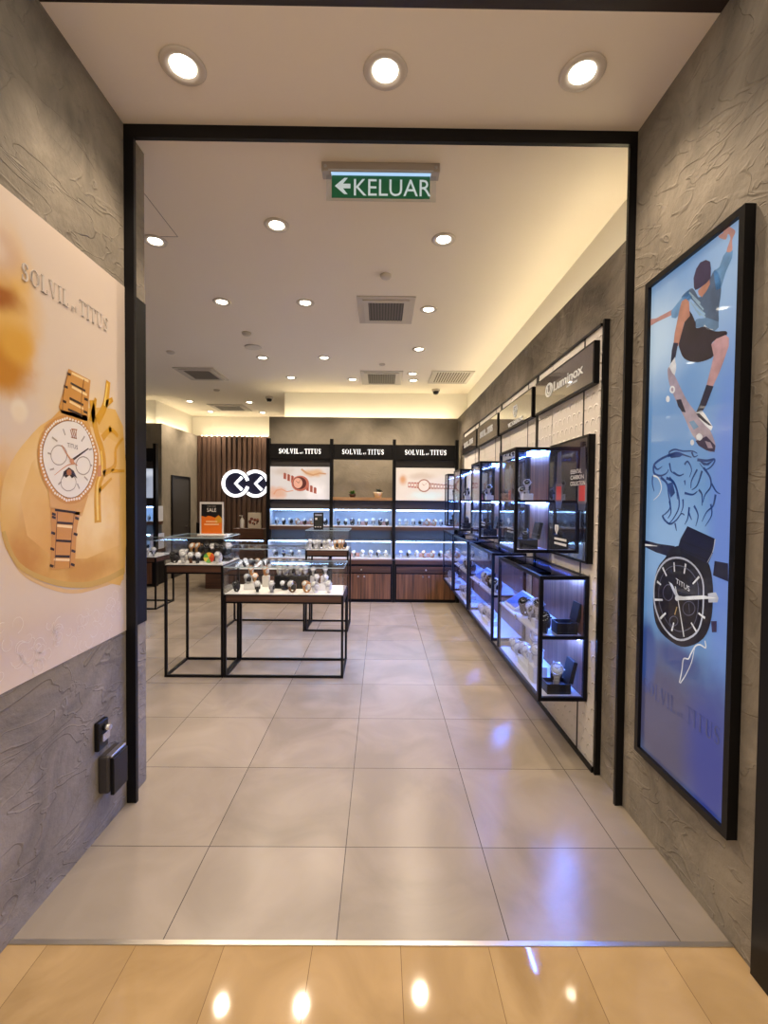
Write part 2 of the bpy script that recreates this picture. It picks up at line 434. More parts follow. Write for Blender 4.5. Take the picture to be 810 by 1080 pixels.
# concealed light strips lying on the ledges
def ledge(x0, x1, y0, y1, lab):
    tag(box(x0, x1, y0, y1, HL, HL+.012, LEDY).build('light_strip'), lab, 'light strip', 'warm strips on the wall ledges')
ledge(XR+.13, XR+.15, 2.42, 7.55, 'warm light strip lying on the ledge of the long right wall')
ledge(-1.8, XR-.05, 7.715, 7.735, 'warm light strip on the ledge over the three shop-name cabinets')
ledge(-3.9, -2.0, 10.07, 10.09, 'warm light strip on the ledge over the timber batten wall')
ledge(-4.09, -4.07, 8.6, 10.0, 'warm light strip on the ledge over the dark alcove door')
ledge(-5.2, -4.2, 8.48, 8.5, 'warm light strip on the ledge over the shelving at far left')

# ------------------------------------------------------------------ ceiling fittings
def spot(x, y, e, z=H-.03, size=2.1, col=(1, .80, .585)):
    l = bpy.data.lights.new('lamp', 'SPOT'); l.energy = e; l.color = col; l.spot_size = size; l.spot_blend = .7; l.shadow_soft_size = .045
    o = bpy.data.objects.new('lamp', l); COL.objects.link(o); o.location = (x, y, z); return o
def make_downlight(label, x, y, s):
    t = thing('downlight', label, 'downlight', (x, y, H), 'round ceiling downlights')
    MB().lathe([(.058, -.001), (.080, -.001), (.083, -.005), (.076, -.012), (.062, -.009), (.056, -.003)], mat('fitting_white', srgb(206, 198, 188), .4), n=28, caps=False).build('trim_ring', t, recalc=True).location = (0, 0, 0)
    return t
DL = [(-.842, 1.98, 'round recessed downlight, left one of three above the entrance'), (0, 1.987, 'round recessed downlight, middle one of three above the entrance'),
      (.825, 1.981, 'round recessed downlight, right one of three above the entrance'), (-.703, 3.092, 'ceiling downlight just left of and behind the green exit sign'),
      (-1.60, 3.30, 'ceiling downlight right beside the black left door post'), (.413, 3.232, 'ceiling downlight just right of and behind the green exit sign'),
      (-1.475, 4.292, 'ceiling downlight, leftmost of the row of three level with the nearest air vent'), (-.712, 4.29, 'ceiling downlight, middle of the row of three level with the nearest air vent'),
      (.429, 4.403, 'ceiling downlight directly right of the nearest square air vent'), (-1.529, 5.958, 'ceiling downlight nearest to the round ceiling loudspeaker, behind it'),
      (-.74, 5.928, 'ceiling downlight right of the one behind the round loudspeaker'), (.434, 5.553, 'ceiling downlight in front of the louvred grille by the right wall'),
      (-1.352, 6.909, 'ceiling downlight over the left shop-name cabinet'), (-.444, 6.978, 'ceiling downlight over the middle shop-name cabinet'),
      (.431, 6.62, 'nearer of the close pair of downlights beside the louvred grille'), (.466, 6.993, 'farther of the close pair of downlights beside the louvred grille'),
      (-3.576, 8.669, 'alcove downlight at the near left of the farthest air vent'), (-3.563, 9.683, 'alcove downlight at the far left of the farthest air vent'),
      (-2.476, 8.695, 'alcove downlight at the near right of the farthest air vent'), (-2.493, 9.726, 'alcove downlight at the far right of the farthest air vent')]
ring_me = None; lens_me = None
for i, (x, y, lab) in enumerate(DL):
    t = thing('downlight', lab, 'downlight', (x, y, H), 'round ceiling downlights')
    if ring_me is None:
        FW = mat('fitting_white', srgb(206, 198, 188), .4)
        o1 = MB().lathe([(.047, H), (.080, H), (.083, H-.004), (.076, H-.012), (.058, H-.010), (.047, H-.003)], FW, (x, y, 0), 28, caps=False).build('trim_ring', t)
        o2 = MB().lathe([(.001, H-.006), (.046, H-.006), (.0465, H-.003), (.0465, H-.0005)], LAMP, (x, y, 0), 28).build('lamp_face', t)
        ring_me, lens_me = o1.data, o2.data
    else:
        for nm, me in (('trim_ring', ring_me), ('lamp_face', lens_me)):
            o = bpy.data.objects.new(nm, me); COL.objects.link(o); o.parent = t
    if i < 3: t.scale = (1.12, 1.12, 1)
    spot(x, y, 34 if i < 3 else 66)

def cassette(label, x0, x1, y0, y1, kind, group=None):
    t = thing('air_vent', label, 'air vent', ((x0+x1)/2, (y0+y1)/2, H), group)
    VW = mat('vent_white', srgb(196, 188, 178), .5); VD = mat('vent_dark', srgb(84, 78, 74), .7)
    b = MB(); e = .055; z = H-.012
    b.box(x0, x1, y0, y0+e, z, H, VW); b.box(x0, x1, y1-e, y1, z, H, VW); b.box(x0, x0+e, y0+e, y1-e, z, H, VW); b.box(x1-e, x1, y0+e, y1-e, z, H, VW)
    b.build('frame', t, bevel=.003)
    b = MB()
    if kind == 'louvre':
        n = 13; w = (x1-x0-2*e)/n
        for k in range(n):
            xx = x0+e+k*w; b.box(xx, xx+w*.55, y0+e, y1-e, H-.01, H-.002, VW)
        b.build('louvre', t)
        box(x0+e, x1-e, y0+e, y1-e, H-.0018, H-.0002, mat('vent_gap', srgb(90, 78, 60), .8)).build('backing', t)
    else:
        f = .1
        for q in ((x0+e, x1-e, y0+e, y0+e+.045), (x0+e, x1-e, y1-e-.045, y1-e), (x0+e, x0+e+.045, y0+e+.045, y1-e-.045), (x1-e-.045, x1-e, y0+e+.045, y1-e-.045)):
            b.box(*q, H-.022, H-.006, VW)
        b.build('air_blade', t)
        b = MB(); a0, a1, c0, c1 = x0+f, x1-f, y0+f, y1-f
        b.box(a0, a1, c0, c1, H-.016, H-.0005, VD)
        n = 12
        for k in range(n): b.box(a0+(a1-a0)*(k+.2)/n, a0+(a1-a0)*(k+.55)/n, c0, c1, H-.020, H-.016, mat('vent_mid', srgb(112, 104, 98), .6))
        b.build('grille', t)
GV = 'square ceiling air vents'
cassette('nearest square ceiling air vent with a dark grille, behind the exit sign', -.235, .29, 4.13, 4.75, 'sq', GV)
cassette('square ceiling air vent at far left, beyond the round loudspeaker', -2.9, -2.33, 6.44, 7.1, 'sq', GV)
cassette('square ceiling air vent beside the louvred grille', -.31, .29, 6.5, 7.25, 'sq', GV)
cassette('louvred cream ceiling grille against the right wall cove', .70, 1.29, 6.46, 7.14, 'louvre')
cassette('farthest square air vent, over the alcove with the timber batten wall', -3.35, -2.66, 8.9, 9.55, 'sq', GV)
DW = mat('detector_white', srgb(196, 188, 178), .45)
def disc(name, lab, cat, x, y, r, h, prof=None):
    b = MB(); b.lathe([(r*.3, H-h), (r*.75, H-h*.9), (r, H-h*.45), (r, H)], DW, (x, y, 0), 24)
    return tag(b.build(name), lab, cat)
disc('smoke_detector', 'small white smoke detector in front of the nearest air vent', 'smoke detector', .02, 3.753, .045, .03)
disc('smoke_detector', 'small white detector just in front of the round ceiling loudspeaker', 'smoke detector', -1.48, 5.085, .05, .03)
disc('ceiling_speaker', 'round white loudspeaker set in the ceiling, left of middle', 'loudspeaker', -1.538, 5.555, .10, .012)
disc('smoke_detector', 'small white detector at the ceiling far left, left of the loudspeaker', 'smoke detector', -2.613, 5.771, .05, .025)
disc('sprinkler', 'small white sprinkler plate in front of the vent beside the louvred grille', 'sprinkler', -.005, 6.186, .04, .02)
disc('smoke_detector', 'small white detector between the far left vent and the alcove', 'smoke detector', -2.75, 7.75, .05, .025)
for x, y, lab in ((.869, 7.55, 'dark dome camera on the ceiling near the right end of the back wall'), (-2.0, 8.25, 'dark dome camera on the ceiling at the left end of the back wall')):
    t = thing('dome_camera', lab, 'camera', (x, y, H), 'dome cameras')
    MB().lathe([(.055, H-.035), (.065, H-.025), (.065, H+.002)], DW, (x, y, 0), 20).build('housing', t)
    MB().lathe([(.01, H-.085), (.03, H-.08), (.045, H-.062), (.05, H-.036)], mat('camera_dome', srgb(20, 20, 24), .1), (x, y, 0), 20).build('dome', t)

# exit sign
t = thing('exit_sign', 'green illuminated exit sign with a left arrow hanging from the ceiling', 'exit sign', (-.02, 2.55, 3.14))
b = MB(); b.box(-.335, .296, 2.515, 2.585, 3.282, H, mat('sign_metal', srgb(176, 168, 160), .4, .2))
b.box(-.30, .262, 2.512, 2.516, 3.284, 3.292, SILVER)
for xx in (-.315, .276): b.lathe([(.009, 0), (.009, .004), (.005, .006)], SILVER, n=12, mx=Matrix.Translation((xx, 2.515, 3.305)) @ Matrix.Rotation(PI/2, 4, 'X'))
b.build('housing', t, bevel=.004)
b = MB(); b.box(-.285, .25, 2.525, 2.575, 3.2795, 3.283, mat('sign_tube', (0, 0, 0), .5, emit=(.45, .7, 1), es=.8)); b.build('light_tube', t)
box(-.312, .280, 2.545, 2.555, 3.148, 3.28, glass('sign_acrylic', (.93, .95, .95), .06, .4, .05)).build('acrylic_plate', t)
GREEN = mat('sign_green', srgb(24, 84, 52), .35, emit=srgb(24, 84, 52), es=.35)
box(-.283, .247, 2.541, 2.545, 3.158, 3.276, GREEN).build('panel', t)
fx = lambda u, v, d: Vector((u, 2.541-d, v))
SW = mat('sign_white', srgb(214, 226, 224), .4, emit=srgb(190, 214, 224), es=.35)
b = MB(); b.text('KELUAR', fx, .093, .0004, .0012, SW, sx=.92, at=(-.172, 3.170))
bb = b.bm; b.prism([(-.266, 3.219), (-.215, 3.262), (-.197, 3.262), (-.222, 3.231), (-.182, 3.231), (-.182, 3.207), (-.222, 3.207), (-.197, 3.176), (-.215, 3.176)], fx, .0004, .0012, SW)
b.build('lettering', t)

# ------------------------------------------------------------------ printed pictures
ART_R = """p1 skin|2110,2359 2061,2344 1949,2336 1908,2345 1883,2360 1868,2335 1917,2317 1943,2314 2061,2326 2115,2326
p2 shirt|1954,2332 1879,2361 1841,2372 1825,2335 1866,2303 1921,2290 1948,2303
p2 shirt2|1888,2362 1831,2371 1807,2351 1774,2313 1709,2376 1693,2371 1677,2349 1666,2289 1676,2225 1674,2180 1693,2158 1735,2191 1797,2208 1794,2237 1745,2224 1773,2265 1829,2331 1848,2333
r3 stripe|1840,2360 1774,2289|6 6
r3 stripe|1820,2333 1755,2258|6 6
r3 stripe|1810,2304 1745,2236|5 5
r3 stripe|1800,2276 1743,2224|6 6
r3 stripe|1829,2318 1772,2241|5 6
p3 shirt3|1794,2237 1736,2221 1674,2182 1673,2162 1693,2155 1744,2191 1797,2208
r4 white|1748,2196 1726,2176 1701,2164|6 2
p2 shirt|1709,2376 1678,2378 1660,2408 1645,2416 1615,2403 1618,2380 1646,2345 1667,2300 1690,2299
p3 skin|1645,2416 1628,2451 1640,2474 1650,2460 1682,2484 1686,2494 1663,2492 1667,2506 1640,2499 1614,2475 1606,2460 1620,2441 1618,2405
p4 cap|1812,2366 1816,2404 1802,2433 1780,2446 1749,2440 1726,2422 1720,2393 1721,2359 1742,2351 1776,2349 1803,2352
p3 face|1789,2343 1750,2355 1727,2359 1724,2338 1740,2322 1766,2309 1784,2326
p5 face|1883,2344 1858,2343 1838,2322 1831,2264 1864,2252 1882,2208 1899,2169 1930,2186 1924,2229 1904,2292 1892,2326
p4 shorts|1832,2283 1798,2227 1792,2203 1744,2191 1693,2155 1638,2136 1633,2120 1683,2121 1707,2112 1693,2067 1747,2063 1801,2075 1858,2106 1885,2145 1896,2181 1873,2230 1855,2267
p5 leg|1707,2112 1683,2124 1637,2122 1620,2105 1620,2078 1641,2035 1663,1996 1693,1956 1726,1970 1704,2030 1693,2067
p6 navy|1930,2193 1899,2182 1914,2129 1945,2112 1940,2163
p6 white|1955,2102 1919,2131 1907,2082 1916,2055 1933,2070
p6 navy|1726,1970 1689,1955 1723,1896 1748,1871 1779,1877 1758,1909
p6 white|1779,1877 1748,1880 1726,1858 1687,1808 1695,1795 1729,1821 1760,1850
p7 navy|1779,1874 1761,1871 1721,1837 1689,1811 1708,1817 1738,1837 1765,1857
p3 deck|1966,2092 1944,2092 1884,2005 1832,1931 1765,1863 1712,1812 1677,1755 1672,1726 1691,1717 1725,1732 1799,1795 1849,1871 1902,1945 1952,2029
p4 cap|1779,1768 1719,1778 1672,1738 1675,1715 1717,1725 1761,1748
p5 deck|1727,1762 1697,1752 1684,1730 1709,1733
p5 white|1912,1996 1913,1991 1915,1988 1919,1985 1924,1984 1929,1984 1935,1987 1940,1990 1944,1994 1947,1999 1948,2005 1947,2009 1945,2013 1941,2016 1936,2017 1930,2016 1925,2014 1920,2011 1916,2006 1913,2001
p5 white|1945,1964 1946,1960 1947,1957 1950,1955 1954,1954 1958,1954 1962,1955 1965,1958 1969,1962 1971,1966 1971,1970 1971,1974 1969,1977 1966,1980 1963,1981 1959,1981 1955,1979 1951,1976 1948,1973 1946,1969
p5 white|1740,1778 1741,1774 1743,1771 1747,1769 1752,1767 1757,1767 1762,1769 1768,1771 1772,1775 1774,1779 1775,1783 1775,1787 1772,1790 1768,1793 1763,1794 1758,1794 1753,1792 1748,1790 1744,1786 1741,1782
p5 white|1786,1763 1787,1760 1788,1757 1790,1755 1793,1754 1797,1753 1800,1754 1803,1756 1806,1759 1808,1762 1808,1766 1808,1769 1807,1772 1804,1774 1801,1776 1798,1776 1794,1775 1791,1773 1789,1770 1787,1767
p5 white|1909,2095 1909,2091 1911,2088 1914,2086 1918,2086 1923,2086 1927,2088 1932,2091 1935,2095 1937,2100 1938,2104 1938,2108 1936,2111 1933,2113 1928,2113 1924,2113 1919,2111 1915,2108 1912,2104 1910,2100
p6 deck|1921,1998 1922,1996 1923,1994 1924,1992 1927,1992 1929,1992 1932,1993 1934,1995 1936,1997 1938,2000 1938,2002 1938,2005 1937,2007 1935,2008 1933,2009 1930,2009 1927,2008 1925,2006 1923,2004 1922,2001
p5 navy|1902,1952 1872,1948 1840,1889 1864,1896 1890,1924
p5 shirt3|1819,1848 1792,1849 1763,1820 1790,1812
r2 tiger|2051,1670 2046,1698 2000,1718 1945,1730 1940,1743 1904,1749 1853,1737 1796,1731 1768,1719|13.05 3.9
r2 tiger|1950,1727 1893,1734 1843,1720 1800,1707|13.05 3.9
r2 tiger|1767,1695 1715,1687 1674,1688 1689,1665 1722,1655 1754,1681|11.6 2.6
r2 tiger|2051,1670 2038,1655 1997,1646 1958,1654 1943,1670|13.05 3.9
r2 tiger|2045,1691 2021,1675 1987,1686|13.05 2.6
r2 tiger|1997,1639 1951,1610 1938,1564 1925,1511 1957,1483 1973,1476|13.05 3.9
r2 tiger|1957,1634 1909,1616 1876,1563 1869,1512 1902,1465 1933,1441|13.05 3.9
r2 tiger|1936,1636 1892,1595 1880,1544|11.6 3.9
r2 tiger|1978,1476 1961,1456 1922,1441 1882,1460 1853,1486 1833,1481|11.6 3.9
r2 tiger|2056,1649 2057,1614 2041,1579|10.15 3.9
r2 tiger|1910,1655 1874,1640 1844,1645|10.15 3.9
r2 tiger|1841,1682 1822,1693 1798,1660 1810,1630|10.15 2.6
r2 tiger|1766,1658 1796,1617 1799,1587|8.7 3.9
r2 tiger|1739,1651 1763,1598 1794,1580|10.15 2.6
r2 tiger|1836,1569 1789,1562 1762,1574|10.15 3.9
r2 tiger|1754,1580 1736,1561 1734,1520|10.15 3.9
r2 tiger|1838,1619 1833,1600|10.15 2.6
r2 tiger|1731,1662 1696,1625 1691,1590 1719,1561 1730,1532|10.15 3.9
r2 tiger|1687,1601 1662,1572 1642,1563|8.7 2.6
r2 tiger|1665,1561 1676,1520 1708,1497 1732,1460|10.15 2.6
r2 tiger|1688,1526 1682,1486 1714,1443|8.7 2.6
r2 tiger|1806,1513 1813,1469 1831,1443|10.15 2.6
r2 tiger|1778,1519 1754,1483 1766,1440|10.15 2.6
r2 tiger|1845,1544 1844,1512 1858,1486|10.15 2.6
r2 tiger|1891,1446 1880,1415|10.15 3.9
r2 tiger|1938,1696 1926,1662 1905,1651|10.15 2.6
r2 tiger|1800,1728 1786,1708 1764,1712|10.15 2.6
r2 tiger|1932,1537 1919,1491 1939,1464|10.15 3.9
r2 tiger|1810,1494 1790,1464|10.15 3.9
p2 tiger|1945,1730 1903,1734 1852,1721 1872,1715 1928,1716
p2 tiger|1945,1610 1914,1616 1896,1570 1922,1550 1933,1570
p2 tiger|1758,1691 1715,1678 1678,1686 1706,1669 1731,1671
r3 white|2050,1649 2014,1637 1989,1598 2005,1564 2045,1540|8 3
p3 navy|2118,1358 2007,1351 1887,1352 1927,1305 2018,1312 2117,1329
r4 white|2104,1336 2007,1340|10 2
p3 navy|1660,1321 1595,1321 1592,1258 1666,1268
p4 black|1903,1344 1799,1361 1701,1321 1669,1256 1662,1177 1671,1094 1706,1025 1784,970 1861,952 1969,973 2017,1029 2028,1139 2003,1241 1949,1296
p5 navy|1812,1438 1659,1401 1669,1348 1692,1305 1867,1345 1853,1384
r6 black|1865,1348 1692,1319|5 4
r6 black|1853,1378 1670,1348|4 3
r6 silver|1659,1400 1669,1354 1696,1310|5 2
p6 silver|1901,1305 1826,1311 1760,1289 1714,1242 1707,1167 1713,1094 1741,1033 1812,983 1882,972 1959,1003 2013,1065 2028,1139 2013,1211 1964,1274
p7 black|1898,1297 1827,1303 1764,1283 1721,1238 1714,1166 1719,1097 1746,1038 1814,991 1880,981 1953,1011 2004,1070 2018,1139 2005,1208 1958,1267
r8 dim|1890,1270 1832,1276 1779,1260 1743,1223 1737,1163 1742,1106 1764,1057 1821,1019 1875,1011 1934,1037 1975,1085 1987,1141 1976,1197 1939,1245 1890,1270|3 3
r8 white|1888,1285 1883,1247|9 7
r8 white|1964,1253 1935,1221|10 7
r8 white|2001,1186 1972,1177|11 7
r8 white|2015,1103 1958,1115|10 7
r8 white|1971,1031 1934,1064|11 8
r8 white|1891,1000 1879,1038|9 7
r8 white|1743,1040 1774,1066|9 7
r8 white|1699,1103 1735,1113|9 7
r8 white|1736,1251 1771,1217|9 6
r8 white|1815,1289 1823,1249|10 7
r8 dim|1755,1126 1756,1117 1761,1109 1768,1101 1778,1095 1788,1091 1799,1089 1810,1091 1818,1095 1823,1101 1825,1109 1824,1118 1819,1127 1811,1135 1802,1141 1791,1145 1780,1146 1770,1144 1762,1140 1757,1134 1755,1126|3 3
r8 dim|1888,1160 1889,1150 1893,1140 1900,1131 1909,1124 1920,1120 1930,1120 1940,1122 1948,1128 1954,1136 1956,1146 1954,1157 1950,1167 1942,1176 1933,1183 1922,1186 1912,1187 1902,1184 1895,1178 1890,1170 1888,1160|3 3
r8 dim|1854,1051 1855,1045 1858,1039 1864,1033 1871,1028 1879,1025 1887,1024 1895,1024 1901,1027 1905,1031 1907,1037 1906,1044 1902,1050 1896,1056 1889,1061 1881,1064 1872,1065 1865,1064 1859,1061 1855,1057 1854,1051|3 3
r9 dim|1790,1136 1784,1100|3 1
p9 silver|1918,1200 1896,1194 1849,1152 1863,1139 1895,1172
p9 white|1861,1153 1820,1158 1712,1185 1639,1190 1711,1171 1819,1144 1856,1136
r10 white|1875,1188 1861,1153 1838,1081 1813,999|4 6
r9 gold|1861,1107 1874,1072|5 6
p10 white|1843,1147 1843,1143 1845,1139 1849,1136 1853,1134 1858,1132 1863,1131 1867,1132 1871,1134 1874,1137 1874,1140 1874,1144 1872,1147 1868,1151 1864,1153 1859,1155 1854,1155 1849,1155 1846,1153 1843,1150
p8 silver|1687,1197 1647,1210 1633,1192 1638,1175 1682,1165
p8 cap|1667,1100 1639,1108 1638,1068 1661,1061
r5 white|1697,1019 1692,994 1722,996 1748,982 1773,943 1786,920 1814,910 1822,863 1835,807|6 5
r5 white|1752,974 1767,914 1798,853 1830,806|3 4"""
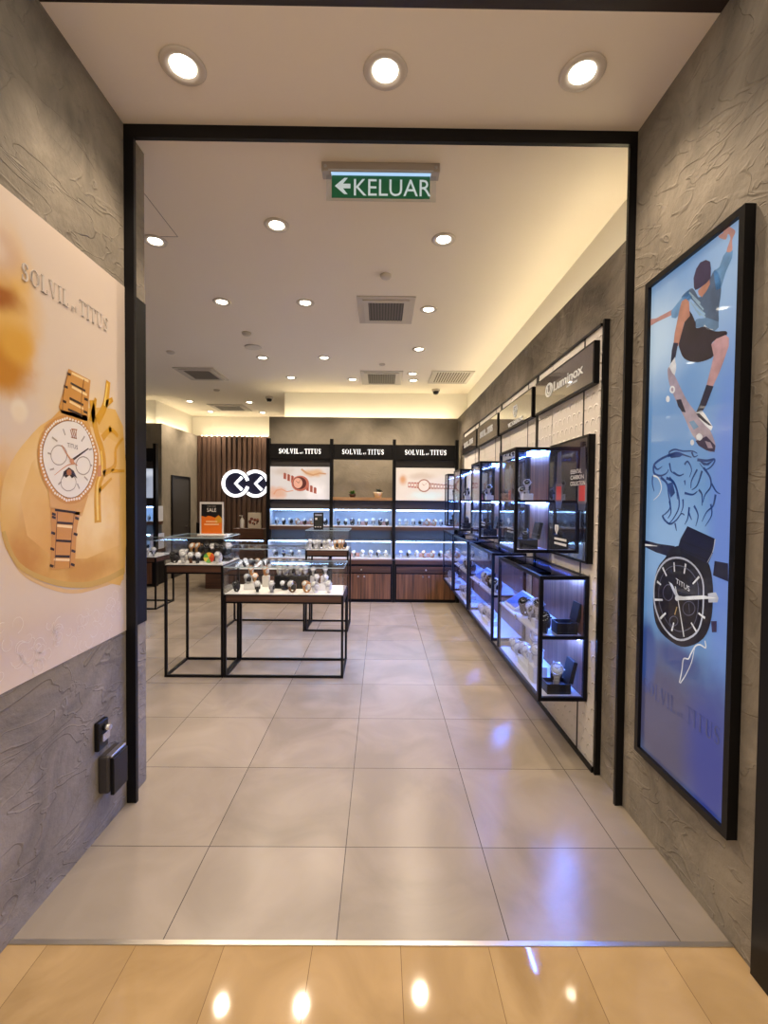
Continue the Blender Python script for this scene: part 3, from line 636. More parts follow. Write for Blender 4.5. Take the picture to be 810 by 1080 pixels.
ART_L = """p1 stone|2263,1875 2016,1914 1767,1822 1652,1730 1580,1643 1541,1550 1539,1398 1605,1290 1759,1202 1946,1151 2107,1146 2273,1162
p2 stoneL|2231,1782 2015,1835 1766,1744 1673,1651 1618,1520 1648,1390 1784,1291 1978,1267 2226,1301
r3 rim|1545,1413 1605,1295 1759,1209 1946,1159 2107,1152 2265,1172|13 32
r0 lace2|1548,1398 1615,1273 1758,1187 1946,1134 2264,1136|12 18
r4 coral|2058,1417 2059,1576 2099,1653 2092,1738 2047,1825 2019,1948|49.5 30
r4 coral|2018,1857 2048,1963|36 16.5
r4 coral|2055,1863 2118,1950 2143,2061|42 31.5
r4 coral|2118,1950 2176,1986|31.5 21
r4 coral|2093,1794 2158,1842 2218,1821|31.5 18
r4 coral|2158,1832 2150,1860|21 15
r4 coral|2099,1634 2190,1679 2199,1759 2262,1817|28.5 12
r4 coral|2164,1652 2270,1659|19.5 12
r4 coral|2067,1557 2164,1618|19.5 12
r5 coral2|2058,1427 2055,1576 2091,1653 2084,1737|15 7.5
r5 coral2|2110,1944 2135,2049|15 7.5
p5 gold|1872,2042 2012,2032 1997,1934 1989,1852 1827,1857 1815,1880 1840,1942
p5 gold|1764,1488 1936,1467 1915,1398 1900,1239 1761,1251 1768,1367
p5 gold2|1821,1869 1985,1876 2017,1807 1730,1785
p5 gold2|1754,1559 1992,1538 1947,1449 1759,1488
r6 dark|1883,1988 1976,1978|9 9
r6 dark|1876,1926 1962,1916|10 10
r6 dark|1866,1880 1954,1871|9 10
r6 dark|1787,1479 1903,1466|9 9
r6 dark|1798,1430 1889,1421|9 9
r6 dark|1791,1361 1882,1349|9 10
r6 dark|1785,1301 1869,1289|9 10
r6 goldhi|1890,1975 1986,1963|10 11
r6 goldhi|1876,1913 1962,1900|10 10
r6 goldhi|1798,1418 1889,1407|10 11
r6 goldhi|1779,1289 1869,1275|9 10
r6 goldhi|1890,2030 1998,2024|10 11
r6 dark|1844,1966 1866,1966|10 10
r6 dark|1968,1944 1993,1943|11 11
r6 dark|1834,1907 1856,1905|10 10
r6 dark|1963,1890 1988,1888|11 10
r6 dark|1863,2021 1885,2021|10 10
r6 dark|1771,1466 1791,1460|10 10
r6 dark|1904,1445 1928,1438|11 11
r6 dark|1766,1394 1787,1387|10 10
r6 dark|1894,1380 1918,1373|10 11
r6 dark|1761,1334 1781,1326|10 9
r6 dark|1880,1313 1904,1304|10 10
r6 dark|1771,1454 1791,1447|10 9
r6 dark|1757,1270 1777,1262|9 10
r6 dark|1876,1258 1899,1249|10 11
r7 goldlo|1868,2024 1842,1943 1833,1867|3 3
r7 goldlo|1967,2025 1950,1942 1949,1863|4 4
r7 goldlo|1801,1471 1791,1365 1782,1256|4 3
r7 goldlo|1899,1464 1880,1358 1868,1244|4 4
p7 gold|1857,1855 1954,1846 2024,1794 2065,1716 2052,1631 2014,1566 1937,1511 1846,1503 1776,1536 1727,1590 1702,1658 1705,1720 1735,1778 1785,1826
p8 white|1867,1845 1863,1839 1856,1838 1853,1842 1857,1848 1863,1849
p8 white|1884,1844 1880,1838 1873,1837 1870,1841 1873,1847 1880,1848
p8 white|1901,1843 1897,1837 1890,1836 1887,1840 1890,1846 1897,1847
p8 white|1918,1842 1915,1836 1908,1835 1904,1839 1908,1845 1915,1846
p8 white|1936,1841 1933,1835 1925,1834 1922,1838 1925,1844 1933,1845
p8 white|1955,1840 1951,1834 1943,1833 1940,1837 1943,1843 1951,1844
p8 white|1967,1831 1963,1825 1956,1824 1952,1828 1956,1834 1963,1835
p8 white|1979,1822 1975,1816 1968,1814 1964,1819 1968,1825 1976,1826
p8 white|1992,1812 1988,1806 1980,1805 1976,1810 1980,1816 1988,1817
p8 white|2005,1803 2001,1797 1993,1796 1989,1801 1993,1807 2001,1808
p8 white|2018,1793 2014,1787 2006,1786 2002,1791 2006,1797 2014,1798
p8 white|2025,1779 2021,1773 2013,1772 2009,1777 2013,1783 2021,1784
p8 white|2032,1764 2028,1758 2020,1757 2016,1762 2020,1768 2028,1769
p8 white|2039,1750 2035,1743 2027,1743 2023,1748 2027,1754 2035,1755
p8 white|2047,1735 2042,1729 2034,1728 2030,1733 2034,1739 2043,1740
p8 white|2054,1720 2050,1714 2042,1713 2037,1718 2042,1724 2050,1725
p8 white|2052,1704 2048,1698 2040,1697 2036,1702 2040,1708 2048,1709
p8 white|2050,1688 2046,1682 2038,1681 2034,1686 2038,1692 2046,1693
p8 white|2048,1672 2044,1666 2036,1665 2032,1671 2036,1677 2044,1677
p8 white|2046,1656 2042,1650 2034,1650 2030,1655 2034,1661 2042,1661
p8 white|2044,1640 2040,1634 2032,1634 2028,1639 2032,1645 2040,1646
p8 white|2037,1627 2033,1621 2024,1621 2021,1626 2025,1632 2033,1632
p8 white|2030,1614 2025,1608 2017,1608 2013,1613 2017,1619 2026,1619
p8 white|2022,1601 2018,1595 2010,1595 2006,1600 2010,1606 2018,1606
p8 white|2015,1587 2011,1582 2003,1582 1999,1587 2003,1593 2011,1593
p8 white|2008,1575 2004,1569 1996,1569 1992,1574 1996,1580 2004,1580
p8 white|1993,1564 1989,1559 1982,1558 1978,1564 1982,1569 1990,1570
p8 white|1979,1554 1975,1548 1968,1548 1964,1554 1968,1559 1975,1559
p8 white|1965,1544 1961,1539 1954,1538 1950,1544 1954,1549 1961,1549
p8 white|1951,1534 1947,1529 1940,1529 1936,1534 1940,1539 1947,1539
p8 white|1937,1524 1934,1519 1926,1519 1923,1524 1926,1530 1934,1530
p8 white|1921,1522 1918,1517 1910,1517 1907,1522 1911,1528 1918,1528
p8 white|1906,1521 1902,1515 1895,1515 1891,1521 1895,1526 1902,1526
p8 white|1890,1519 1886,1514 1879,1514 1876,1519 1879,1524 1886,1524
p8 white|1875,1517 1871,1512 1864,1512 1861,1517 1864,1522 1871,1522
p8 white|1860,1516 1856,1510 1849,1511 1846,1516 1849,1521 1856,1521
p8 white|1846,1521 1843,1516 1836,1516 1833,1521 1836,1526 1843,1527
p8 white|1833,1527 1829,1522 1823,1522 1820,1527 1823,1532 1829,1532
p8 white|1820,1533 1816,1528 1810,1528 1807,1533 1810,1538 1816,1538
p8 white|1807,1539 1803,1534 1797,1534 1794,1538 1797,1543 1804,1543
p8 white|1794,1544 1791,1539 1784,1539 1781,1544 1785,1549 1791,1549
p8 white|1784,1554 1781,1550 1775,1549 1772,1554 1775,1559 1781,1559
p8 white|1775,1565 1772,1560 1765,1560 1762,1564 1766,1569 1772,1569
p8 white|1765,1575 1762,1570 1756,1570 1753,1574 1756,1579 1762,1580
p8 white|1756,1585 1753,1580 1747,1580 1744,1584 1747,1589 1753,1590
p8 white|1747,1595 1744,1590 1738,1590 1735,1594 1738,1599 1744,1599
p8 white|1741,1608 1738,1603 1732,1603 1730,1607 1733,1612 1739,1613
p8 white|1736,1621 1733,1616 1727,1616 1724,1620 1727,1625 1733,1626
p8 white|1731,1634 1728,1629 1722,1629 1719,1633 1722,1638 1728,1638
p8 white|1726,1647 1723,1642 1717,1641 1714,1646 1717,1651 1723,1651
p8 white|1721,1660 1718,1655 1712,1654 1709,1659 1712,1664 1718,1664
p8 white|1721,1671 1718,1666 1712,1666 1709,1670 1712,1675 1718,1676
p8 white|1721,1683 1718,1678 1713,1677 1710,1682 1713,1687 1719,1687
p8 white|1722,1695 1719,1690 1713,1689 1710,1693 1713,1698 1719,1699
p8 white|1722,1706 1719,1701 1713,1701 1711,1705 1713,1710 1719,1711
p8 white|1722,1718 1720,1713 1714,1712 1711,1717 1714,1722 1720,1722
p8 white|1728,1729 1725,1724 1719,1723 1717,1728 1720,1733 1725,1734
p8 white|1734,1740 1731,1735 1725,1735 1722,1739 1725,1744 1731,1745
p8 white|1740,1752 1737,1747 1731,1746 1728,1750 1731,1755 1737,1756
p8 white|1746,1763 1743,1758 1737,1757 1734,1762 1737,1767 1743,1768
p8 white|1752,1775 1749,1769 1743,1769 1740,1773 1743,1778 1749,1779
p8 white|1761,1783 1758,1778 1752,1777 1749,1781 1752,1787 1758,1788
p8 white|1771,1792 1768,1787 1762,1786 1759,1790 1762,1795 1768,1796
p8 white|1781,1801 1777,1795 1771,1794 1768,1799 1771,1804 1778,1805
p8 white|1790,1809 1787,1804 1781,1803 1778,1807 1781,1813 1787,1814
p8 white|1800,1818 1797,1813 1791,1812 1788,1816 1791,1822 1797,1823
p8 white|1813,1823 1810,1818 1803,1817 1800,1821 1804,1827 1810,1828
p8 white|1826,1829 1823,1823 1816,1822 1813,1826 1817,1832 1823,1833
p8 white|1840,1834 1836,1828 1830,1827 1826,1832 1830,1837 1836,1838
p8 white|1853,1839 1850,1834 1843,1833 1840,1837 1843,1843 1850,1844
p8 goldlo|1863,1835 1942,1834 1998,1793 2030,1722 2023,1647 1989,1581 1925,1534 1859,1525 1798,1550 1753,1598 1726,1660 1726,1716 1755,1771 1801,1811
p9 dial|1863,1832 1940,1831 1995,1790 2026,1722 2020,1648 1986,1583 1924,1537 1859,1528 1799,1552 1755,1599 1728,1660 1729,1715 1757,1769 1803,1808
r10 silver|1856,1696 1854,1686 1850,1676 1842,1668 1833,1661 1822,1656 1810,1654 1798,1654 1788,1657 1779,1662 1772,1670 1768,1678 1767,1687 1768,1697 1773,1706 1780,1715 1789,1722 1799,1727 1811,1729 1822,1729 1833,1727 1843,1722 1850,1715 1855,1706 1856,1696|4 4
r10 silver|2004,1665 2002,1655 1997,1646 1989,1637 1979,1631 1968,1626 1956,1624 1944,1625 1933,1628 1923,1633 1916,1640 1912,1649 1910,1658 1912,1668 1917,1677 1924,1685 1933,1692 1944,1696 1956,1699 1969,1698 1980,1696 1990,1691 1998,1683 2002,1675 2004,1665|5 5
r10 silver|1910,1589 1908,1580 1903,1572 1896,1564 1886,1559 1875,1555 1863,1554 1852,1554 1841,1558 1832,1563 1825,1569 1821,1577 1820,1586 1821,1594 1826,1602 1833,1610 1842,1615 1852,1619 1864,1621 1876,1621 1887,1618 1896,1613 1904,1606 1908,1598 1910,1589|4 4
p10 dark|1827,1602 1836,1629 1867,1648 1896,1636 1918,1605 1901,1614 1885,1605 1870,1617 1850,1605 1838,1613
p11 rosedk|1883,1629 1881,1622 1875,1617 1868,1615 1860,1617 1855,1621 1853,1627 1855,1634 1860,1638 1868,1641 1875,1639 1881,1635
r10 silver|1835,1797 1847,1774|6 6
r10 silver|1773,1756 1802,1744|7 7
r10 silver|1750,1694 1767,1691|7 6
r10 silver|1760,1631 1783,1637|6 7
r10 silver|1805,1577 1823,1590|7 7
r10 silver|1931,1564 1917,1585|7 7
r10 silver|1986,1601 1962,1616|7 7
r10 silver|2016,1666 2001,1668|7 8
r10 silver|1967,1786 1946,1762|7 7
r10 silver|2016,1739 1995,1732|8 7
r11 rosedk|1877,1801 1892,1768|4 5
r11 rosedk|1888,1803 1903,1769|5 4
r11 rosedk|1898,1804 1913,1770|4 4
r11 rosedk|1913,1805 1910,1768|4 4
r11 rosedk|1883,1804 1919,1806|4 4
r11 rosedk|1880,1771 1916,1769|3 3
r12 rose|1825,1732 1855,1700 1889,1669|4 10
r12 dark|1880,1675 1939,1708 1992,1738|11 5
r12 rose|1901,1666 1854,1654 1783,1612|6 2
r12 rose|1873,1681 1918,1659|7 4
p13 rose|1896,1676 1895,1671 1890,1667 1883,1665 1877,1665 1872,1669 1871,1674 1873,1679 1877,1683 1884,1685 1890,1684 1895,1681
p6 rose|2056,1669 2083,1673 2086,1624 2055,1620"""
def smooth_line(p, closed, n=4):
    if closed and p[0] == p[-1]: p = p[:-1]
    N_ = len(p); out = []
    g = (lambda i: p[i % N_]) if closed else (lambda i: p[max(0, min(N_-1, i))])
    for i in range(N_ if closed else N_-1):
        a, b_, c, d = g(i-1), g(i), g(i+1), g(i+2)
        for k in range(n):
            t = k/n
            out.append(tuple(.5*(2*b_[j]+(c[j]-a[j])*t+(2*a[j]-5*b_[j]+4*c[j]-d[j])*t*t+(3*b_[j]-a[j]-3*c[j]+d[j])*t**3) for j in (0, 1)))
    if not closed: out.append(p[-1])
    return out
def draw(b, art, mats, fn, step=.0003, base=.0006):
    for ln in art.strip().split('\n'):
        q = ln.split('|'); hd = q[0].split(' '); kind = hd[0][0]; lay = int(hd[0][1:]); m = mats[hd[1]]
        pts = [tuple(int(c)/1000 for c in p.split(',')) for p in q[1].split(' ')]
        d = base+step*lay
        if kind == 'p': b.prism(smooth_line(pts, True, 3) if len(pts) > 11 else pts, fn, d, d, m)
        else:
            w0, w1 = (float(c)/1000 for c in q[2].split(' ')); cl = pts[0] == pts[-1]; q2 = smooth_line(pts, cl) if len(pts) > 2 else pts; b.ribbon(q2+q2[:1] if cl else q2, w0, w1, fn, d, d, m)
E_R = .46
def ink(n, c, e=E_R):
    # backlit printing ink with a little tonal unevenness
    m, N, L, b = nt('ink_'+n)
    tc = N.new('ShaderNodeNewGeometry'); x = N.new('ShaderNodeTexNoise'); x.inputs['Scale'].default_value = 17; x.inputs['Detail'].default_value = 4
    L.new(tc.outputs['Position'], x.inputs['Vector'])
    r = N.new('ShaderNodeValToRGB'); r.color_ramp.elements[0].position = .35; r.color_ramp.elements[1].position = .68
    r.color_ramp.elements[0].color = (*[q*.62 for q in c], 1); r.color_ramp.elements[1].color = (*[min(1, q*1.18) for q in c], 1)
    L.new(x.outputs['Fac'], r.inputs['Fac']); L.new(r.outputs['Color'], b.inputs['Emission Color'])
    b.inputs['Base Color'].default_value = (*[q*.3 for q in c], 1); b.inputs['Emission Strength'].default_value = e
    b.inputs['Roughness'].default_value = .3; b.inputs['Coat Weight'].default_value = .6; b.inputs['Coat Roughness'].default_value = .03
    return m
RM = {k: ink(k, srgb(*v)) for k, v in dict(skin=(206, 152, 142), shirt=(112, 160, 204), shirt2=(84, 108, 138), shirt3=(110, 148, 184), stripe=(160, 190, 210), white=(238, 240, 244), cap=(56, 46, 84),
      face=(196, 136, 112), shorts=(44, 34, 46), leg=(204, 158, 160), navy=(24, 26, 58), deck=(176, 160, 176), tiger=(40, 74, 140), black=(14, 14, 30), silver=(196, 200, 214), dim=(110, 112, 134), gold=(200, 170, 110)).items()}
t = thing('light_box', 'tall backlit poster of a skateboarder and a black watch on right wall', 'light box', (1.217, 1.836, .376))
b = MB(); y0, y1, z0, z1, e = 1.547, 2.127, .376, 2.522, .026
for q in ((y0, y1, z0, z0+e), (y0, y1, z1-e, z1), (y0, y0+e, z0+e, z1-e), (y1-e, y1, z0+e, z1-e)): b.box(1.193, XF, *q, BLACK)
b.box(1.215, XF, y0+e, y1-e, z0+e, z1-e, BLACK)
b.build('frame', t)
SKY = blobs('print_sky', srgb(110, 158, 214), [(2.08, 2.25, .42, .34, srgb(196, 222, 244), .1), (1.63, 2.3, .3, .5, srgb(160, 194, 232), .1), (1.9, 1.35, .34, .38, srgb(150, 190, 236), .1), (1.62, 1.45, .12, .9, srgb(112, 146, 226), .2),
      (1.95, .60, .8, .48, srgb(78, 78, 112), .3), (1.66, .55, .2, .5, srgb(44, 62, 150), .2), (2.07, .85, .09, .2, srgb(56, 82, 150), .5), (1.85, .9, .2, .08, srgb(70, 84, 140), .3)], emit=E_R, rough=.3, nz=.15, coat=.6)
fr = lambda u, v, d: Vector((1.2085-d, u, v))
b = MB(); b.prism([(y0+e, z0+e), (y1-e, z0+e), (y1-e, z1-e), (y0+e, z1-e)], fr, 0, 0, SKY)
b.build('print', t)
b = MB(); draw(b, ART_R, RM, fr)
fw = lambda u, v, d: fr(1.872-u, 1.203+v-.22*u, d)
b.text('TITUS', fw, .021, .0041, .0041, RM['white'], sx=1.15)
b.build('artwork', t, recalc=False)
b = MB(); serif(b, 'SOLVIL et TITUS', lambda u, v, d: fr(2.085-u, v, d), .066, .0012, .0012, ink('faded', srgb(62, 72, 130)), width=.475, at=(0, .668)); b.build('lettering', t, recalc=False)

t = thing('wall_poster', 'large cream and gold wristwatch poster on the left plaster wall', 'poster', (-1.2575, 1.87, .872))
CREAM = blobs('print_cream', srgb(222, 206, 192), [(1.53, 2.14, .25, .36, srgb(226, 182, 100), .3), (1.52, 1.96, .21, .13, srgb(196, 132, 30), .4), (1.62, 2.05, .12, .10, srgb(220, 166, 62), .3), (1.50, 2.19, .18, .075, srgb(164, 94, 20), .35), (1.50, 2.34, .15, .10, srgb(180, 114, 30), .35), (1.52, 2.25, .10, .05, srgb(212, 164, 88), .3), (1.62, 1.83, .05, .05, srgb(238, 230, 216), .3), (2.0, 1.8, .35, .3, srgb(238, 214, 172), .2),
      (1.5, 2.34, .16, .13, srgb(226, 206, 190), .2), (1.62, 1.82, .05, .05, srgb(236, 222, 200), .2), (1.75, 1.5, .5, .35, srgb(236, 204, 150), .1), (1.5, 1.55, .25, .2, srgb(226, 176, 92), .1), (1.6, 1.02, .5, .16, srgb(214, 196, 184), .2)], rough=.45, nz=.3)
fl = lambda u, v, d: Vector((-1.257+d, u, v))
b = MB(); b.box(XL, -1.257, 1.44, 2.284, .872, 2.552, CREAM); b.build('print', t)
LM = {k: mat('tint_'+k, srgb(*v), .45) for k, v in dict(rim=(206, 170, 92), lace2=(222, 186, 134), coral=(218, 162, 34), coral2=(246, 212, 112), gold=(208, 150, 74), gold2=(220, 170, 96), goldhi=(248, 220, 164), goldlo=(128, 80, 38),
      dark=(58, 40, 30), white=(246, 236, 226), dial=(240, 236, 232), silver=(170, 160, 152), rose=(206, 146, 106), rosedk=(176, 112, 72)).items()}
LM['stone'] = blobs('print_stone', srgb(228, 186, 106), [(1.7, 1.6, .25, .3, srgb(238, 204, 142), .1), (1.64, 1.3, .16, .24, srgb(200, 142, 58), .1), (2.1, 1.4, .2, .3, srgb(230, 188, 110), .1), (1.95, 1.22, .3, .10, srgb(204, 152, 70), .2)], nz=.6)
LM['stoneL'] = blobs('print_stone_light', srgb(232, 192, 120), [(2.05, 1.45, .3, .2, srgb(244, 216, 160), .1), (1.75, 1.35, .2, .2, srgb(222, 172, 92), .1), (1.9, 1.75, .3, .2, srgb(242, 218, 172), .1)], nz=.7)
b = MB(); draw(b, ART_L, LM, fl)
b.text('TITUS', lambda u, v, d: fl(1.858+u, 1.729+v-.06*u, d), .018, .0036, .0036, LM['dark'], sx=1.0)
# lace-like printed texture below the stone: fine pale scrolls
LC = mat('tint_lace', srgb(238, 228, 220), .5)
rr = random.Random(3)
for k in range(70):
    cy, cz = rr.uniform(1.46, 2.26), rr.uniform(.89, 1.14)
    if cz > 1.02+.12*abs(cy-1.9)/.4: cz -= .1
    r = rr.uniform(.012, .035); a0 = rr.uniform(0, 6)
    b.ribbon([(cy+r*math.cos(a0+i*.5)*(1-i*.05), max(.878, cz+r*math.sin(a0+i*.5)*(1-i*.05))) for i in range(11)], .0035, .001, fl, .0012, .0012, LC)
b.build('artwork', t, recalc=False)
b = MB(); serif(b, 'SOLVIL et TITUS', lambda u, v, d: fl(u, v, d), .062, 0, .004, mat('silver_letter', srgb(216, 206, 198), .4), width=.505, at=(1.635, 2.284)); b.build('lettering', t)

# door latch and outlet box on the left wall
t = thing('door_latch', 'small black and chrome latch on the left plaster wall above the socket', 'latch', (XL, 2.06, .39))
b = MB(); b.box(XL, XL+.022, 2.025, 2.10, .40, .53, BLACK); b.build('plate', t, bevel=.006)
b = MB(); b.rod((XL+.02, 2.065, .495), (XL+.05, 2.065, .495), .014, CHROME, 12); b.box(XL+.022, XL+.034, 2.04, 2.09, .44, .475, CHROME); b.build('bolt', t)
t = thing('socket_box', 'black weatherproof socket box low on the left plaster wall', 'socket', (XL, 2.115, .17))
b = MB(); b.box(XL, XL+.05, 2.05, 2.185, .195, .365, mat('socket_grey', srgb(58, 54, 54), .45)); b.build('body', t, bevel=.01)
b = MB(); b.box(XL+.05, XL+.068, 2.06, 2.175, .185, .355, BLACK); b.box(XL+.03, XL+.06, 2.06, 2.175, .355, .368, SILVER); b.build('lid', t, bevel=.004)

# ------------------------------------------------------------------ watches
def loop_pts(ry, rz, cz, n): return [(-ry*math.sin(2*PI*i/n), cz+rz*math.cos(2*PI*i/n)) for i in range(n)]
def make_watch(strap, case, dial, cush, metal=False, bezel=None):
    t = thing('watch', 'wristwatch', 'watch', (0, 0, 0))
    n = 22; w = .0095; cz = .034
    b = MB()
    rings = []
    for i in range(n+1):
        a = 2*PI*i/n; ww = w*(1-.18*abs(math.sin(a/2-PI*.12)))
        co, so = math.cos(a), math.sin(a)
        o = (-.029*so, cz+.034*co); q = (-.026*so, cz+.031*co)
        rings.append([Vector((-ww, *o)), Vector((ww, *o)), Vector((ww, *q)), Vector((-ww, *q))])
    b.loft(rings, strap, True, False, False)
    if metal:
        for i in range(0, n, 1):
            a = 2*PI*(i+.5)/n; p = Vector((0, -.0295*math.sin(a), cz+.0345*math.cos(a)))
            b.rod(p+Vector((-.009, 0, 0)), p+Vector((.009, 0, 0)), .0016, strap, 5)
    b.build('strap', t)
    # case faces forward and up
    mx = Matrix.Translation((0, -.022, cz+.0245)) @ Matrix.Rotation(math.radians(60), 4, 'X')
    b = MB(); b.lathe([(.0165, -.006), (.0195, -.004), (.0205, 0), (.0200, .003), (.0185, .0052), (.0165, .0052), (.0158, .0036)], case, n=22, mx=mx, caps=False)
    b.rod(mx @ Vector((.019, 0, -.001)), mx @ Vector((.0245, 0, -.001)), .0028, case, 8)
    for sx in (-1, 1):
        for sy in (-1, 1): b.rod(mx @ Vector((sx*.009, sy*.014, -.001)), mx @ Vector((sx*.0085, sy*.0215, -.005)), .003, case, 6)
    b.build('case', t)
    b = MB(); b.lathe([(.0003, .0036), (.0163, .0036), (.0163, .0030)], dial, n=22, mx=mx)
    hm = DIALB if dial is DIALW else DIALW
    fm = lambda u, v, d: mx @ Vector((u, v, d))
    b.ribbon([(0, 0), (-.006, .006)], .0016, .001, fm, .0039, .0039, hm); b.ribbon([(0, 0), (.009, .0075)], .0013, .0008, fm, .0040, .0040, hm)
    for k in range(12):
        a = k*PI/6; b.ribbon([(.012*math.cos(a), .012*math.sin(a)), (.0148*math.cos(a), .0148*math.sin(a))], .0012, .0012, fm, .0038, .0038, hm)
    b.build('dial', t, recalc=False)
    b = MB(); b.lathe([(.009, -.0175), (.0175, -.0155), (.0185, 0), (.0175, .0155), (.009, .0175)], cush, n=16, mx=Matrix.Translation((0, 0, cz)) @ Matrix.Rotation(PI/2, 4, 'Y'))
    b.build('cushion', t)
    return t
WV = {'silver': (SILVER, SILVER, DIALW, CUSHB, True), 'steel': (SILVER, SILVER, DIALB, CUSHB, True), 'black': (LEATHB, SILVER, DIALW, CUSHB, False), 'brown': (LEATHN, SILVER, DIALW, CUSHB, False),
      'tan': (LEATHT, GOLDM, DIALW, CUSHB, False), 'white': (LEATHW, SILVER, DIALW, CUSH, False), 'rose': (GOLDM, GOLDM, DIALW, CUSH, True), 'dark': (LEATHB, BLACK, DIALB, CUSHB, False), 'blue': (LEATHB, SILVER, DIALU, CUSHB, False)}
WD = {'silver': 'silver watch', 'steel': 'dark dial watch', 'black': 'black strap watch', 'brown': 'brown strap watch', 'tan': 'tan strap watch', 'white': 'white strap watch',
      'rose': 'rose gold watch', 'dark': 'all black watch', 'blue': 'blue dial watch'}
PROTO = {}
def watch(kind, loc, rz, s, lab, group):
    lab = WD[kind]+(', ' if lab[:3] not in ('on ', 'ins') else ' ')+lab
    if kind not in PROTO:
        o = make_watch(*WV[kind]); PROTO[kind] = o
        o.location = loc; o.rotation_euler = (0, 0, rz); o.scale = (s,)*3; o['label'] = lab; o['group'] = group
        return o
    return dup(PROTO[kind], loc, rz, s, lab, group)
def wrow(kinds, xs, y, z, where, group, s=1.3, along='x', rz=0.0, side='left', jit=.0):
    for k, (kd, x) in enumerate(zip(kinds, xs)):
        loc = (x, y, z) if along == 'x' else (y, x, z)
        watch(kd, loc, rz+random.uniform(-.6, .6), s*random.uniform(.94, 1.06), f'{ORD[k]} from {side} {where}', group)
K = dict(s='silver', t='steel', b='black', n='brown', a='tan', w='white', r='rose', d='dark', u='blue')
def ks(w): return [K[c] for c in w]
def block(x0, x1, y0, y1, z0, z1, m, lab, cat='display block', name='display_block', group=None):
    return tag(box(x0, x1, y0, y1, z0, z1, m).build(name, bevel=.003), lab, cat, group)

# ------------------------------------------------------------------ glass topped tables
def table(lab, x0, x1, y0, y1, zb, zg, front=True):
    t = thing('display_table', lab, 'display table', ((x0+x1)/2, (y0+y1)/2, 0), 'glass topped display tables')
    w = .02
    for (xa, ya) in ((x0, y0), (x1-w, y0), (x0, y1-w), (x1-w, y1-w)): box(xa, xa+w, ya, ya+w, 0, zb-.008, BLACK).build('leg', t)
    rails = [(x0+w, x1-w, y1-w, y1), (x0, x0+w, y0+w, y1-w), (x1-w, x1, y0+w, y1-w)]
    if front: rails.append((x0+w, x1-w, y0, y0+w))
    for q in rails: box(*q, 0, w, BLACK).build('floor_rail', t)
    b = MB(); b.box(x0+.004, x1-.004, y0+.004, y1-.004, zb-.066, zb-.012, WOODD)
    b.build('apron', t)
    b = MB()
    for q in ((x0+w, x1-w, y0, y0+w), (x0+w, x1-w, y1-w, y1), (x0, x0+w, y0+w, y1-w), (x1-w, x1, y0+w, y1-w)): b.box(*q, zb-.080, zb-.066, BLACK); b.box(*q, zb-.012, zb-.006, BLACK)
    b.build('frame', t)
    box(x0+.008, x1-.008, y0+.008, y1-.008, zb-.0058, zb, WHITE).build('board', t)
    g = .008
    b = MB()
    b.box(x0, x1, y0, y0+g, zb, zg-g, GLASS); b.box(x0, x1, y1-g, y1, zb, zg-g, GLASS); b.box(x0, x0+g, y0+g, y1-g, zb, zg-g, GLASS); b.box(x1-g, x1, y0+g, y1-g, zb, zg-g, GLASS)
    b.build('glass_side', t)
    b = MB(); b.box(x0, x1, y0, y1, zg-g, zg, GLASS); b.build('glass_top', t)
    EG = mat('glass_edge', srgb(170, 190, 196), .2)
    b = MB(); e = .0025
    for q in ((x0, x1, y0-e, y0), (x0, x1, y1, y1+e), (x0-e, x0, y0, y1), (x1, x1+e, y0, y1)): b.box(*q, zg-g, zg, EG)
    b.build('glass_edge', t)
    return t
table('tall narrow glass display table at front left carrying the orange sale sign', -1.835, -1.335, 3.92, 4.375, .966, 1.197)
table('low wide glass display table at the front, right of the tall narrow one', -1.331, -.312, 3.92, 4.375, .718, .95)
table('tall narrow glass display table behind, carrying the small black card stand', -.868, -.37, 5.32, 5.78, .948, 1.175)
table('low wide glass display table behind, left of the rear tall narrow table', -1.832, -.872, 5.32, 5.78, .72, .955, False)
table('low glass display table at far left, half hidden by the door post', -4.06, -3.06, 6.3, 6.86, .72, .95)

G = 'watches in the low front glass table'
z = .718
wrow(ks('dbsnrww'), (-1.25, -1.07, -.945, -.765, -.64, -.565, -.45), 4.02, z, 'in front row of the low front table', G, 1.4)
block(-1.215, -1.09, 4.10, 4.17, z, z+.05, WHITE, 'white block at the left end inside the low front glass table')
block(-.60, -.47, 4.10, 4.17, z, z+.05, WHITE, 'white block at the right end inside the low front glass table')
block(-.96, -.66, 4.17, 4.30, z, z+.11, BLACKM, 'black riser in the middle of the low front glass table')
wrow(ks('sa'), (-1.185, -1.12), 4.135, z+.05, 'on the left white block of low front table', G, 1.25)
wrow(ks('sw'), (-.57, -.50), 4.135, z+.05, 'on the right white block of low front table', G, 1.25)
wrow(ks('wwsww'), (-.93, -.87, -.81, -.75, -.69), 4.235, z+.11, 'on the black riser of the low front table', G, 1.3)
wrow(ks('bd'), (-.87, -.84), 4.12, z, 'standing before the black riser of low front table', G, 1.2)
for k, (xx, nm) in enumerate(((-1.2, 'leftmost'), (-1.06, 'second'), (-.62, 'third'), (-.52, 'rightmost'))):
    block(xx-.03, xx+.03, 4.25, 4.31, z, z+.10, CUSH, f'slim white pedestal, {nm} of four along the back of the low front table', 'pedestal', 'pedestal', 'slim white pedestals')
wrow(ks('rrss'), (-1.2, -1.06, -.62, -.52), 4.28, z+.10, 'on the slim pedestals of the low front table', G, 1.25)

